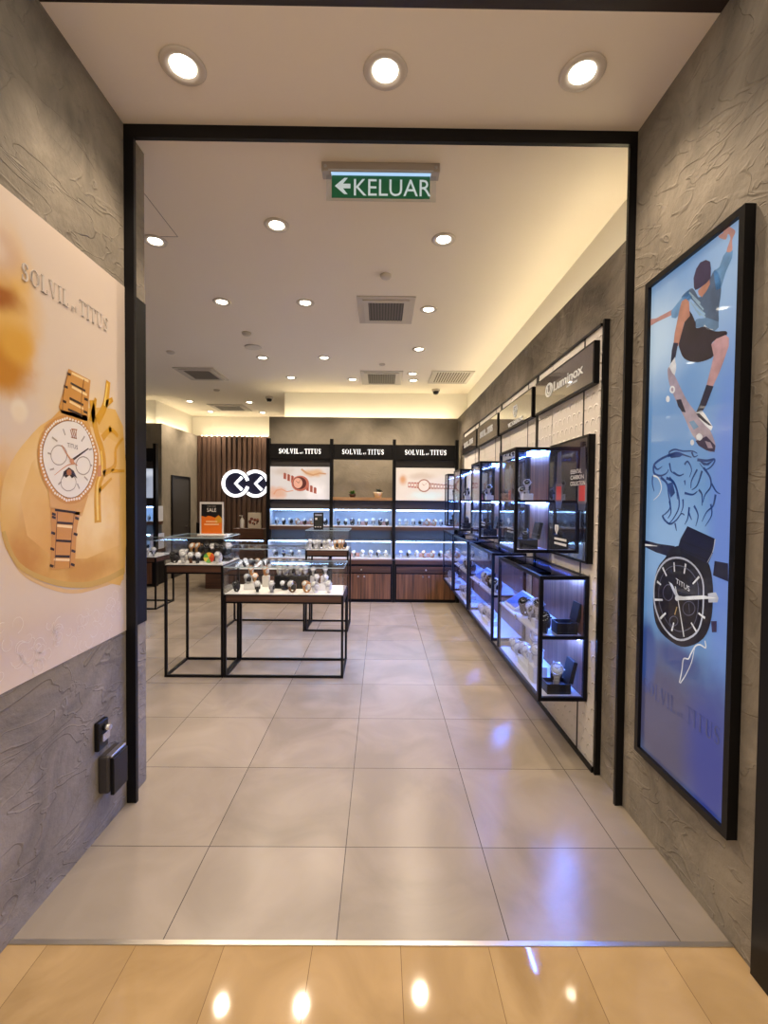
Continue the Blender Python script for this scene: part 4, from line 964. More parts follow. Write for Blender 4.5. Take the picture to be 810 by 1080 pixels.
G = 'watches in the tall front glass table'
z = .966
wrow(ks('dwnbw'), (-1.78, -1.70, -1.64, -1.585, -1.40), 4.0, z, 'in front row of the tall front table', G, 1.35)
block(-1.72, -1.36, 4.14, 4.28, z, z+.05, BLACKM, 'black riser inside the tall front glass table')
wrow(ks('aadbddb'), (-1.69, -1.64, -1.58, -1.53, -1.48, -1.43, -1.385), 4.20, z+.05, 'on the black riser of the tall front table', G, 1.45)
wrow(ks('nn'), (-1.80, -1.755), 4.22, z, 'at back left corner of tall front table', G, 1.3)
# round many-coloured disc standing among them
b = MB(); mx = Matrix.Translation((-1.49, 4.02, z+.047)) @ Matrix.Rotation(math.radians(80), 4, 'X')
cols = [srgb(224, 96, 40), srgb(236, 190, 60), srgb(96, 170, 70), srgb(230, 210, 90), srgb(120, 186, 96), srgb(214, 70, 40)]
for k in range(6):
    fm = lambda u, v, d: mx @ Vector((u, v, d))
    a0, a1 = k*PI/3, (k+1)*PI/3
    b.prism([(0, 0)]+[(.045*math.cos(a0+(a1-a0)*i/5), .045*math.sin(a0+(a1-a0)*i/5)) for i in range(6)], fm, 0, .012, mat('segment_%d' % k, cols[k], .4))
tag(b.build('colour_disc'), 'orange, yellow and green disc standing among the watches in the tall front table', 'disc')
for k, (xx, w_, nm) in enumerate(((-1.755, .055, 'left'), (-1.575, .085, 'middle'), (-1.375, .05, 'right'))):
    tag(MB().box(xx-w_/2, xx+w_/2, 3.932, 3.962, z, z+.004, WHITE).build('price_card'), f'{nm} of three white cards along the front edge of the tall front table', 'card', 'white cards in the tall front table')

G = 'watches in the tall rear glass table'
z = .948
wrow(ks('wswswwaaa'), (-.83, -.785, -.74, -.695, -.65, -.60, -.52, -.475, -.43), 5.42, z, 'in the tall rear glass table', G, 1.45)
G = 'watches in the low rear glass table'
z = .72
wrow(ks('nbnrn'), (-1.68, -1.60, -1.52, -1.44, -1.36), 5.45, z, 'in the left group of low rear table', G, 1.4)
wrow(ks('ssuss'), (-1.26, -1.18, -1.10, -1.02, -.94), 5.45, z, 'in the right group of low rear table', G, 1.4)
block(-1.72, -1.32, 5.42, 5.50, z-.0001, z+.0, WHITE, 'x') if False else None
G = 'watches in the low glass table at far left'
wrow(ks('wsws'), (-3.42, -3.34, -3.24, -3.15), 6.42, z, 'in the glass table at far left', G, 1.6)

# sale sign on the tall front table
t = thing('sale_sign', 'upright orange and black sale sign in a clear stand on the tall table', 'sign', (-1.50, 4.14, 1.197))
x0, x1, y, zb = -1.605, -1.395, 4.10, 1.197
b = MB(); b.box(x0-.006, x1+.02, 4.06, 4.15, zb, zb+.014, mat('acrylic_base', srgb(226, 222, 216), .15)); b.build('base', t, bevel=.002)
b = MB(); b.box(x0, x1, 4.105, 4.112, zb+.014, zb+.30, mat('acrylic_sheet', srgb(206, 202, 200), .15)); b.build('holder', t)
fs = lambda u, v, d: Vector((u, 4.105-d, v))
PO, PK = mat('sale_orange', srgb(222, 112, 30), .35), mat('sale_black', srgb(18, 16, 18), .35)
b = MB(); xa, xb, za, ze = x0+.014, x1-.014, zb+.02, zb+.28
b.prism([(xa, za), (xb, za), (xb, ze), (xa, ze)], fs, .0006, .0006, PK)
b.prism([(xa, za), (xb, za), (xb, za+.135), (xb-.03, za+.165), (xb-.06, za+.14), (xa+.09, za+.152), (xa+.06, za+.158), (xa+.04, za+.146), (xa, za+.156)], fs, .0010, .0010, PO)
b.prism([(xb-.06, za+.09), (xb, za+.1), (xb, za+.135), (xb-.03, za+.16), (xb-.06, za+.13)], fs, .0013, .0013, mat('sale_ochre', srgb(206, 150, 40), .4))
PW = mat('sale_white', srgb(244, 236, 226), .4)
b.text('SALE', fs, .034, .0016, .0016, PW, 'CENTER', .85, ((xa+xb)/2, za+.193))
b.text('FURTHER', fs, .012, .0016, .0016, mat('sale_dim', srgb(150, 140, 134), .4), 'CENTER', 1.1, ((xa+xb)/2, za+.236))
for vv, ww in ((.10, .10), (.075, .13)): b.box((xa+xb)/2-ww/2, (xa+xb)/2+ww/2, 4.1032, 4.1036, za+vv, za+vv+.012, mat('sale_pale', srgb(240, 190, 140), .4))
b.build('print', t, recalc=False)
# small black card stand on the rear tall table
t = thing('card_stand', 'small black framed card stand on the tall rear glass table', 'card stand', (-.74, 5.5, 1.175))
b = MB(); b.box(-.80, -.684, 5.49, 5.51, 1.175, 1.372, BLACK); b.build('frame', t, bevel=.003)
b = MB(); b.box(-.787, -.697, 5.487, 5.490, 1.195, 1.355, mat('card_dark', srgb(40, 44, 40), .3)); b.box(-.782, -.702, 5.4855, 5.487, 1.335, 1.352, mat('card_pale', srgb(170, 170, 186), .4)); b.box(-.78, -.757, 5.4855, 5.487, 1.285, 1.31, WHITE)
for xx in (-.785, -.755, -.725): b.box(xx, xx+.016, 5.4855, 5.487, 1.197, 1.207, WHITE)
b.build('card', t)

# ------------------------------------------------------------------ back wall cabinets
def text_logo(b, xc, zc, w, h, y, d=.012):
    serif(b, 'SOLVIL et TITUS', lambda u, v, dd: Vector((xc-w/2+u, y-dd, zc-h/2+v)), h, 0, d, LETW, width=w)
PICA = blobs('picture_rose', srgb(218, 210, 206), [(-1.62, 1.62, .2, .14, srgb(222, 176, 150), .3), (-1.5, 1.95, .2, .1, srgb(206, 190, 178), .2), (-1.05, 1.93, .22, .09, srgb(214, 174, 136), .3), (-1.0, 1.65, .25, .2, srgb(244, 236, 234), .1)], ('X', 'Z'), emit=.62, nz=.5)
PICB = blobs('picture_pale', srgb(238, 222, 206), [(.33, 1.85, .09, .12, srgb(220, 160, 110), .1), (.7, 1.6, .4, .1, srgb(232, 240, 232), .2), (.6, 1.9, .3, .08, srgb(222, 200, 180), .2)], ('X', 'Z'), emit=.62, nz=.4)
PICC = blobs('picture_grey', srgb(170, 178, 196), [(-4.2, 1.8, .3, .2, srgb(120, 126, 146), .2), (-4.0, 1.95, .3, .1, srgb(214, 220, 232), .2)], ('X', 'Z'), emit=.7, nz=.4)
def em(n, c, e=.6): return mat('shade_'+n, [q*.4 for q in srgb(*c)], .4, emit=srgb(*c), es=e)
def bay(lab, x0, x1, yu, yb, kind, posts, where, G, up, lo, first):
    t = thing('display_cabinet', lab, 'cabinet', ((x0+x1)/2, yb, 0), 'wall cabinets with illuminated display boxes')
    p = .025
    back = yu+.46
    for px in posts: MB().box(px-p, px+p, yu-.015, yu+.07, .63, 2.455, BLACK).box(px-p+.001, px+p-.001, yb+.004, yu+.07, 0, .63, BLACK).build('post', t)
    a, c = x0+p, x1-p
    box(a, c, yu-.005, yu+.12, 2.15, 2.375, BLACKM).build('header', t)
    b = MB(); text_logo(b, (a+c)/2, 2.262, (c-a)*.70, .075, yu-.005); b.build('lettering', t)
    if kind != 'shelf':
        b = MB(); b.box(a, c, yu+.05, yu+.08, 2.03, 2.15, CHAR); b.build('back_panel', t); b = MB(); b.box(a, c, yu+.05, yu+.08, 1.376, 1.52, CHAR); b.build('back_panel', t)
        b = MB(); b.box(a, c, yu+.005, yu+.08, 1.52, 2.03, BLACK)
        pic = {'rose': PICA, 'pale': PICB, 'grey': PICC}[kind]
        o = b.build('picture_frame', t)
        fp = lambda u, v, d: Vector((u, yu+.004-d, v))
        b = MB(); b.prism([(a+.004, 1.525), (c-.004, 1.525), (c-.004, 2.026), (a+.004, 2.026)], fp, 0, 0, pic)
        m0 = (a+c)/2
        if kind == 'rose':
            rs, rd, rh = em('rose', (186, 106, 86)), em('rose_dark', (92, 42, 36)), em('rose_pale', (226, 168, 144))
            ang = -.5
            for k in range(-4, 5):
                if abs(k) < 1: continue
                cx, cz = m0+k*.058, 1.77-k*.024+(.02 if k < 0 else -.005); hh = .062-.004*abs(k)
                b.prism([(cx-.022, cz-hh), (cx+.022, cz-hh-.01), (cx+.024, cz+hh-.012), (cx-.02, cz+hh)], fp, .0006, .0006, rs)
                b.prism([(cx-.006, cz-hh), (cx+.004, cz-hh), (cx+.006, cz+hh), (cx-.004, cz+hh)], fp, .0009, .0009, rd)
            el = lambda cx, cz, r, q: [(cx+r*math.cos(i*PI/10), cz+q*math.sin(i*PI/10)) for i in range(20)]
            b.prism(el(m0+.005, 1.77, .135, .12), fp, .0012, .0012, rs); b.prism(el(m0-.005, 1.775, .105, .096), fp, .0015, .0015, rd); b.prism(el(m0-.03, 1.775, .07, .08), fp, .0018, .0018, rh)
            b.ribbon([(m0-.02, 1.775), (m0-.06, 1.81)], .008, .004, fp, .0021, .0021, rd); b.ribbon([(m0-.02, 1.775), (m0+.01, 1.83)], .006, .003, fp, .0021, .0021, rd)
            b.ribbon([(m0-.4, 1.6), (m0-.36, 1.66), (m0-.28, 1.68), (m0-.2, 1.64), (m0-.1, 1.66)], .02, .012, fp, .0007, .0007, em('vein', (216, 150, 118)))
            b.ribbon([(m0+.02, 1.99), (m0+.1, 1.93), (m0+.2, 1.9), (m0+.3, 1.93), (m0+.4, 1.92)], .03, .02, fp, .0007, .0007, em('twig', (196, 146, 104)))
        elif kind == 'pale':
            rs, rd, rh = em('rose', (204, 122, 96)), em('taupe', (176, 120, 96)), em('cream', (246, 226, 208))
            for k in range(-5, 11):
                if -2 < k < 2: continue
                cx, cz = m0-.02+k*.045, 1.755-k*.002; hh = .05-.002*abs(k)
                b.prism([(cx-.019, cz-hh), (cx+.019, cz-hh), (cx+.019, cz+hh), (cx-.019, cz+hh)], fp, .0006, .0006, rs if k < 0 else rd)
                b.prism([(cx-.012, cz-hh*.5), (cx+.012, cz-hh*.5), (cx+.012, cz+hh*.5), (cx-.012, cz+hh*.5)], fp, .0009, .0009, rh)
            el = lambda cx, cz, r, q: [(cx+r*math.cos(i*PI/12), cz+q*math.sin(i*PI/12)) for i in range(24)]
            b.prism(el(m0-.02, 1.755, .098, .10), fp, .0012, .0012, rd); b.prism(el(m0-.02, 1.755, .08, .082), fp, .0015, .0015, rh)
            b.ribbon([(m0-.02, 1.755), (m0-.05, 1.79)], .008, .004, fp, .0018, .0018, rd); b.ribbon([(m0-.02, 1.755), (m0+.03, 1.80)], .006, .003, fp, .0018, .0018, rd)
        b.build('picture', t, recalc=False)
    else:
        b = MB(); b.box(a, c, yu+.05, yu+.08, 1.376, 1.52, CHAR); b.build('back_panel', t)
        box(a, c, yu-.01, yu+.40, 1.52, 1.565, OAK).build('shelf', t)
    # illuminated display boxes
    for (z0, z1, yf, nm, kinds) in ((1.126, 1.376, yu, 'upper', up), (.64, .90, yu-.12, 'lower', lo)):
        d = .34 if nm == 'upper' else .50
        yk = yf+d
        b = MB(); b.box(a, c, yf, yk, z0-.012, z0, WHITE); b.build('deck', t)
        LIN = mat('box_lining', srgb(206, 212, 224), .6)
        b = MB(); b.box(a, c, yk, yk+.01, z0, z1, LIN); b.box(a, a+.006, yf+.01, yk, z0, z1, LIN); b.box(c-.006, c, yf+.01, yk, z0, z1, LIN); b.box(a, c, yf, yk, z1, z1+.008, LIN if nm == 'upper' else GLASS); b.build('lining', t)
        b = MB(); b.box(a+.02, c-.02, yf+.05, yf+.066, z1-.014, z1-.004, LEDW); b.build('light_strip', t)
        box(a, c, yf, yf+.005, z0, z1, GLASS).build('glass', t)
        ws = (c-a)
        n = len(kinds); 
        xs = [a+ws*(k+.7)/(n+.4) for k in range(n)]
        wrow(kinds, xs, yf+.14, z0, f'in {nm} lit box of {where}', G, 1.5)
        if first is not None and nm in first:
            for j, (u0, u1) in enumerate(first[nm]):
                block(a+ws*u0, a+ws*u1, yf+.22, yf+.28, z0, z0+.055, PINK, f'{"left" if j == 0 and len(first[nm]) > 1 else "right" if len(first[nm]) > 1 else "single"} pink block in the {nm} lit box of the {where}', group='pink blocks in the wall cabinets')
    b = MB(); b.box(a, c, yu-.012, yu+.35, 1.06, 1.114, WOODD); b.build('upper_rail', t)
    b = MB(); b.box(a, c, yu+.10, yu+.12, .908, 1.06, CHAR); b.build('gap_panel', t)
    # base unit
    x0b, x1b = x0+p, x1-p
    b = MB(); b.box(x0b, x1b, yb, yu+.44, .572, .628, WOODD); b.build('counter_rail', t)
    b = MB(); b.box(x0b, x1b, yb+.006, yu+.44, .02, .572, BLACKM); b.build('carcass', t)
    dr = box(x0b+.02, x1b-.02, yb-.006, yb+.006, .445, .535, WOODD).build('drawer', t)
    KN = MB(); KN.lathe([(.006, 0), (.006, .012), (.013, .016), (.013, .022), (.004, .026)], SILVER, n=12, mx=Matrix.Translation(((x0+x1)/2, yb-.006, .49)) @ Matrix.Rotation(PI/2, 4, 'X')); KN.build('knob', dr)
    xm = (x0+x1)/2
    for (q0, q1, kx) in ((x0b+.02, xm-.003, xm-.045), (xm+.003, x1b-.02, xm+.045)):
        dd = box(q0, q1, yb-.006, yb+.006, .05, .425, WOODV).build('door', t)
        KN = MB(); KN.lathe([(.006, 0), (.006, .012), (.013, .016), (.013, .022), (.004, .026)], SILVER, n=12, mx=Matrix.Translation((kx, yb-.006, .39)) @ Matrix.Rotation(PI/2, 4, 'X')); KN.build('knob', dd)
    box(x0b, x1b, yb+.02, yu+.44, 0, .02, BLACKM).build('plinth', t)
    return t
XB = (-1.735, -.767, .195, 1.155)
bay('left of three wall cabinets, with a rose gold watch picture under its shop-name header', XB[0], XB[1], 7.12, 6.87, 'rose', (XB[0], XB[1]), 'left wall cabinet', 'watches in the left wall cabinet', ks('sbsrnrsb'), ks('suswsus'), {'upper': [(.45, .75)]})
bay('middle wall cabinet with an oak shelf of small plants under its header', XB[1], XB[2], 7.12, 6.87, 'shelf', (XB[2],), 'middle wall cabinet', 'watches in the middle wall cabinet', ks('ubusnsub'), ks('wsswwsw'), {'upper': [(.4, .58), (.78, .95)], 'lower': [(.3, .45)]})
bay('right of three wall cabinets, with a pale bracelet watch picture under its header', XB[2], XB[3], 7.12, 6.87, 'pale', (XB[3],), 'right wall cabinet', 'watches in the right wall cabinet', ks('wwssrrsw'), ks('wswrrsw'), {'upper': [(.45, .7)], 'lower': [(.42, .68), (.8, .95)]})
bay('wall cabinet at far left half hidden behind the door post', -4.86, -3.88, 7.96, 7.93, 'grey', (-4.86, -3.88), 'far left wall cabinet', 'watches in the far left wall cabinet', ks('wsws'), ks('swsws'), None)
# plants on the oak shelf
def plant(x, lab, potm, h, r, n, leafc):
    y, z = 7.24, 1.565
    t = thing('potted_plant', lab, 'plant', (x, y, z), 'small plants on the oak shelf')
    b = MB(); b.lathe([(r*.72, 0), (r*.95, h*.8), (r, h), (r*.9, h), (r*.85, h*.9)], potm, (x, y, z), 18); b.build('pot', t)
    b = MB(); rr = random.Random(int(x*100)); lm = mat('leaf_'+lab[:6], leafc, .5)
    for k in range(n):
        a = rr.uniform(0, 2*PI); l = rr.uniform(.05, .1); up = rr.uniform(.35, 1.2); w = .012
        d = Vector((math.cos(a)*math.cos(up), math.sin(a)*math.cos(up), math.sin(up))); s = Vector((-math.sin(a), math.cos(a), 0))
        o = Vector((x, y, z+h*.9)); m_ = o+d*l*.55
        tip = o+d*l+Vector((0, 0, -.012))
        b.face([o, m_+s*w, tip, m_-s*w], lm)
    b.build('foliage', t, recalc=False)
plant(-.45, 'small bushy green plant in a dark pot on the oak shelf', mat('pot_dark', srgb(70, 46, 32), .6), .05, .055, 46, srgb(78, 128, 50))
plant(-.05, 'dark leaved plant in a cream planter on the oak shelf', mat('pot_cream', srgb(222, 206, 176), .6), .085, .075, 30, srgb(52, 62, 48))

# ------------------------------------------------------------------ cashier desk, logo
t = thing('cash_desk', 'walnut cash desk in front of the timber batten wall', 'desk', (-2.45, 8.1, 0))
b = MB(); b.box(-2.96, -1.98, 7.8, 8.5, 0, .66, WOODD); b.build('body', t, bevel=.004)
b = MB(); b.box(-2.5, -1.98, 7.82, 8.0, .82, 1.02, WOODD); b.box(-2.5, -2.46, 7.82, 8.0, .66, .82, WOODD); b.build('ledge', t)
b = MB(); b.box(-3.3, -2.5, 7.82, 8.5, .80, .84, BLACKM); b.box(-2.94, -2.9, 7.86, 8.46, .66, .80, BLACKM); b.box(-3.26, -2.9, 7.90, 7.93, .74, .80, BLACKM); b.build('worktop', t)
b = MB(); b.box(-2.46, -2.0, 7.82, 7.828, .66, .82, GLASS); b.build('glass', t)
b = MB(); b.box(-2.44, -2.0, 7.86, 7.875, .81, .82, LEDW); b.build('light_strip', t)
t = thing('monitor', 'black computer monitor standing on the cash desk', 'monitor', (-3.08, 8.1, .84))
b = MB(); b.box(-3.22, -2.94, 8.08, 8.11, .90, 1.10, BLACK); b.build('screen', t, bevel=.004)
b = MB(); b.box(-3.11, -3.05, 8.10, 8.13, .845, 1.0, BLACK); b.box(-3.17, -2.99, 8.05, 8.18, .84, .848, BLACK); b.build('stand', t)
t = thing('pump_bottle', 'white pump bottle standing on the walnut desk ledge', 'bottle', (-2.37, 7.9, 1.02))
b = MB(); b.lathe([(.034, 0), (.036, .01), (.036, .13), (.03, .155), (.016, .165)], WHITE, (-2.37, 7.9, 1.02), 18); b.build('body', t)
b = MB(); b.lathe([(.017, .163), (.017, .18), (.007, .182), (.007, .21), (.016, .212), (.016, .222)], WHITE, (-2.37, 7.9, 1.02), 12); b.box(-2.42, -2.37, 7.893, 7.907, 1.232, 1.242, WHITE); b.build('pump', t)
t = thing('picture_card', 'cream picture card with a dark floral print on the walnut desk ledge', 'card', (-2.16, 7.9, 1.02))
b = MB(); b.box(-2.27, -2.05, 7.90, 7.93, 1.02, 1.29, mat('card_cream', srgb(206, 196, 178), .5)); b.build('board', t)
b = MB(); rr = random.Random(5)
for k in range(16):
    cx, cz, r = rr.uniform(-2.24, -2.10), rr.uniform(1.09, 1.19), rr.uniform(.012, .03)
    b.prism([(cx+r*math.cos(i*PI/4), cz+r*math.sin(i*PI/4)) for i in range(8)], lambda u, v, d: Vector((u, 7.9-d, v)), .0005+.0002*k, .0005+.0002*k, mat('print_%d' % (k % 3), [srgb(120, 60, 44), srgb(170, 110, 84), srgb(84, 50, 40)][k % 3], .5))
b.build('print', t, recalc=False)
for k, xx in enumerate((-2.36, -2.14)):
    b = MB(); b.lathe([(.022, 0), (.03, .06), (.027, .06), (.02, .006)], mat('cup_grey', srgb(170, 160, 160), .4), (xx, 7.9, .66), 16)
    tag(b.build('cup'), f'small grey cup, {"left" if k == 0 else "right"} one under the desk ledge', 'cup', 'grey cups in the desk')
# ring logo
t = thing('wall_logo', 'white glowing logo of two linked rings with chevrons on timber battens', 'logo', (-2.9, 9.96, 1.55))
def ringarc(b, cx, cz, R, r, a0, a1, d0, d1, m, n=40):
    P = [(cx+(R+r)/2*math.cos(math.radians(a0+(a1-a0)*i/n)), cz+(R+r)/2*math.sin(math.radians(a0+(a1-a0)*i/n))) for i in range(n+1)]
    b.ribbon(P, R-r, R-r, lambda u, v, d: Vector((u, 9.985-d, v)), d0, d1, m)
def logo(d0, d1, m, nm):
    fz = lambda u, v, d: Vector((u, 9.985-d, v))
    for cx, spans in ((-3.126, ((14, 346),)), (-2.70, ((14, 130), (230, 346)))):
        b = MB()
        for a0, a1 in spans: ringarc(b, cx, 1.85, .295, .232, a0, a1, d0, d1, m)
        b.build(nm, t)
        b = MB(); b.ribbon([(cx+.135, 1.985), (cx-.0, 1.85), (cx+.135, 1.715)], .060, .060, fz, d0, d1, m); b.build('chevron', t)
NAVY = mat('logo_halo', srgb(26, 28, 58), .4)  # navy discs added to paint the rings' backlit halo, no real backing
for cx, dd in ((-3.126, .002), (-2.70, .006)):
    b = MB(); b.prism([(cx+.24*math.cos(i*PI/20), 1.85+.24*math.sin(i*PI/20)) for i in range(40)], lambda u, v, d: Vector((u, 9.985-d, v)), dd, dd+.004, NAVY); b.build('backing', t)
logo(.012, .05, LOGO, 'ring')

# ------------------------------------------------------------------ right display wall
BB = (2.56, 3.62, 4.70, 5.76, 6.82)
WHERE = ['nearest', 'second', 'third', 'farthest']
for k in range(4):
    y0, y1 = BB[k], BB[k+1]
    t = thing('wall_panel', f'{WHERE[k]} embossed white wall panel bay on the right wall', 'wall panel', (XR, (y0+y1)/2, 0), 'white panel bays on the right wall')
    cuts = [y0+.012, y0+.225, y0+.74, y1-.026]
    for a, c in zip(cuts, cuts[1:]): box(1.21, XR, a+.006, c-.006, .03, 2.50, RELIEF).build('board', t)
    b = MB(); b.box(1.203, XR, y1-.03, y1+.012, .03, 2.50, BLACK); b.build('rail', t)
    b = MB(); b.box(1.2095, XR, y0+.215, y0+.235, .03, 2.50, BLACK); b.build('seam', t); b = MB(); b.box(1.215, XR, y0+.73, y0+.75, .03, 2.50, BLACK); b.build('seam', t)
    if k == 0:
        b = MB(); b.box(1.209, XR, y0-.016, y0+.004, 0, 2.53, BLACK); b.build('end_trim', t)
    b = MB(); b.box(1.2, XR, y0+.008, y1+.012 if k == 3 else y1+.008, 2.50, 2.515, BLACK); b.box(1.2, XR, y0+.008, y1+.008, 0, .03, BLACK); b.build('edge_trim', t)
    # shop sign
    s0, s1, sz0, sz1 = y0+.03, y1-.05, 2.19, 2.43
    lab = ['dark sign board with white block lettering and a round emblem, nearest on right wall', 'dark glossy sign board with a small shield emblem on right wall', 'dark sign board with serif lettering, third along the right wall', 'dark sign board with serif lettering, farthest along the right wall'][k]
    t = thing('sign_board', lab, 'sign', (1.19, (s0+s1)/2, sz0), 'sign boards on the right wall')
    b = MB(); b.box(1.178, 1.21, s0, s1, sz0, sz1, BLACK); b.build('case', t)
    b = MB(); b.box(1.176, 1.178, s0+.012, s1-.012, sz0+.012, sz1-.012, mat('sign_face', srgb(74, 66, 66), .06, spec=.9, coat=1)); b.build('face', t)
    fn = lambda u, v, d: Vector((1.176-d, u, v))
    ft = lambda yy: (lambda u, v, d: Vector((1.176-d, yy-u, v)))
    b = MB()
    if k == 0:
        b.text('Luminox', ft(3.19), .066, 0, .004, LETG, sx=1.45, at=(0, 2.285), bold=.012)
        b.text('ALWAYS VISIBLE', ft(2.96), .012, 0, .003, LETG, sx=1.3, at=(0, 2.256))
        c = [(3.275+.06*math.cos(a*PI/12), 2.315+.042*math.sin(a*PI/12)) for a in range(25)]
        b.ribbon(c, .014, .014, fn, 0, .004, LETG)
        b.ribbon([(3.30, 2.34), (3.30, 2.30), (3.265, 2.29), (3.245, 2.31), (3.25, 2.35)], .014, .012, fn, 0, .004, LETG)
    elif k == 1:
        sh = [(4.10+.05, 2.37), (4.10-.05, 2.37), (4.10-.055, 2.33), (4.10-.03, 2.29), (4.10, 2.275), (4.10+.03, 2.29), (4.10+.055, 2.33), (4.15, 2.37)]
        b.ribbon(sh, .012, .012, fn, 0, .004, LETG); b.ribbon([(4.10, 2.355), (4.10, 2.30)], .014, .014, fn, 0, .004, LETG); b.ribbon([(4.13, 2.33), (4.07, 2.33)], .014, .014, fn, 0, .004, LETG)
        b.text('VICTORINOX', ft(4.32), .04, 0, .004, LETG, sx=1.3, at=(0, 2.21))
    else:
        serif(b, 'SOLVIL et TITUS', ft(s1-.16), .07, 0, .004, LETG, width=s1-s0-.36, at=(0, 2.275))
    b.build('lettering', t)

LC4 = [(2.65, 3.60), (3.80, 4.80), (4.90, 5.84), (5.94, 6.80)]
UC4 = [(3.25, 3.70), (4.42, 4.85), (5.55, 6.02), (6.58, 6.84)]
fr_ = .022
CASEF = mat('case_frame', srgb(8, 8, 18), .4, spec=.2)
SHELF = mat('case_shelf', srgb(206, 206, 214), .35)
DARKTOP = glass('smoked_top', (.045, .05, .075), .05, .6)
def case(lab, name, x0, x1, y0, y1, z0, z1, zm, group, seam):
    t = thing(name, lab, 'display case', ((x0+x1)/2, (y0+y1)/2, z0), group)
    b = MB(); f = fr_
    for xa in (x0, x1-f):
        for ya in (y0, y1-f): b.box(xa, xa+f, ya, ya+f, z0, z1, CASEF)
    for zz in (z0, z1-f):
        for ya in (y0, y1-f): b.box(x0+f, x1-f, ya, ya+f, zz, zz+f, CASEF)
        for xa in (x0, x1-f): b.box(xa, xa+f, y0+f, y1-f, zz, zz+f, CASEF)
    for ya in (y0, y1-f): b.box(x0+f, x1-f, ya, ya+f, zm-.014, zm+.004, CASEF)
    b.build('frame', t)
    box(x0+f, x1-f, y0+f, y1-f, z0+.004, z0+f, SHELF).build('floor_panel', t)
    box(x0+.01, x1-f, y0+f, y1-f, zm-.012, zm, SHELF).build('shelf', t)
    box(x1-f+.002, x1-.004, y0+f, y1-f, z0+f, z1-f, WOODB).build('back_panel', t)
    b = MB(); g = .005
    if seam: b.box(x0+.004, x0+.004+g, y0+f, (y0+y1)/2-.002, z0+f, z1-f, GLASSB); b.box(x0+.004, x0+.004+g, (y0+y1)/2+.002, y1-f, z0+f, z1-f, GLASSB)
    else: b.box(x0+.004, x0+.004+g, y0+f, y1-f, z0+f, z1-f, GLASSB)
    b.build('front_glass', t)
    box(x0+f, x1-f, y0+.004, y0+.004+g, z0+f, z1-f, GLASSB).build('end_glass', t); box(x0+f, x1-f, y1-.004-g, y1-.004, z0+f, z1-f, GLASSB).build('end_glass', t)
    box(x0+f, x1-f, y0+f, y1-f, z1-.008, z1-.003, DARKTOP).build('top_glass', t)
    box(x1-f-.03, x1-f-.018, y0+f, y1-f, z1-.024, z1-.014, LEDB).build('light_strip', t)
    box(x1-f-.03, x1-f-.018, y0+f, y1-f, zm-.022, zm-.013, LEDB).build('light_strip', t)
    if seam:
        b = MB(); b.box(x0-.001, x0+.004, (y0+y1)/2-.012, (y0+y1)/2+.012, zm-.02, zm+.02, CHROME); b.build('lock', t)
    return t
def open_box(x, y, z, w, d, h, lab, rz=0):
    t = thing('watch_box', lab, 'box', (x, y, z), 'open watch boxes in the right wall cases')
    PB = mat('box_black', srgb(16, 15, 20), .4)
    b = MB()
    b.box(x-w/2, x+w/2, y-d/2, y+d/2, z, z+.012, PB); q = .006
    b.box(x-w/2, x+w/2, y-d/2, y-d/2+q, z+.012, z+h, PB); b.box(x-w/2, x+w/2, y+d/2-q, y+d/2, z+.012, z+h, PB); b.box(x-w/2, x-w/2+q, y-d/2+q, y+d/2-q, z+.012, z+h, PB); b.box(x+w/2-q, x+w/2, y-d/2+q, y+d/2-q, z+.012, z+h, PB)
    b.build('tray', t, bevel=.002)
    b = MB(); b.box(x-w/2+q, x+w/2-q, y-d/2+q, y+d/2-q, z+.012, z+h*.6, mat('box_lining_dark', srgb(46, 44, 56), .8)); b.build('padding', t)
    b = MB(); mx = Matrix.Translation((x+w/2, y, z+h)) @ Matrix.Rotation(math.radians(12), 4, 'Y')
    b.box(-.012, .012, -d/2, d/2, .002, w*.95, PB, mx); b.build('lid', t, bevel=.002)
    return t
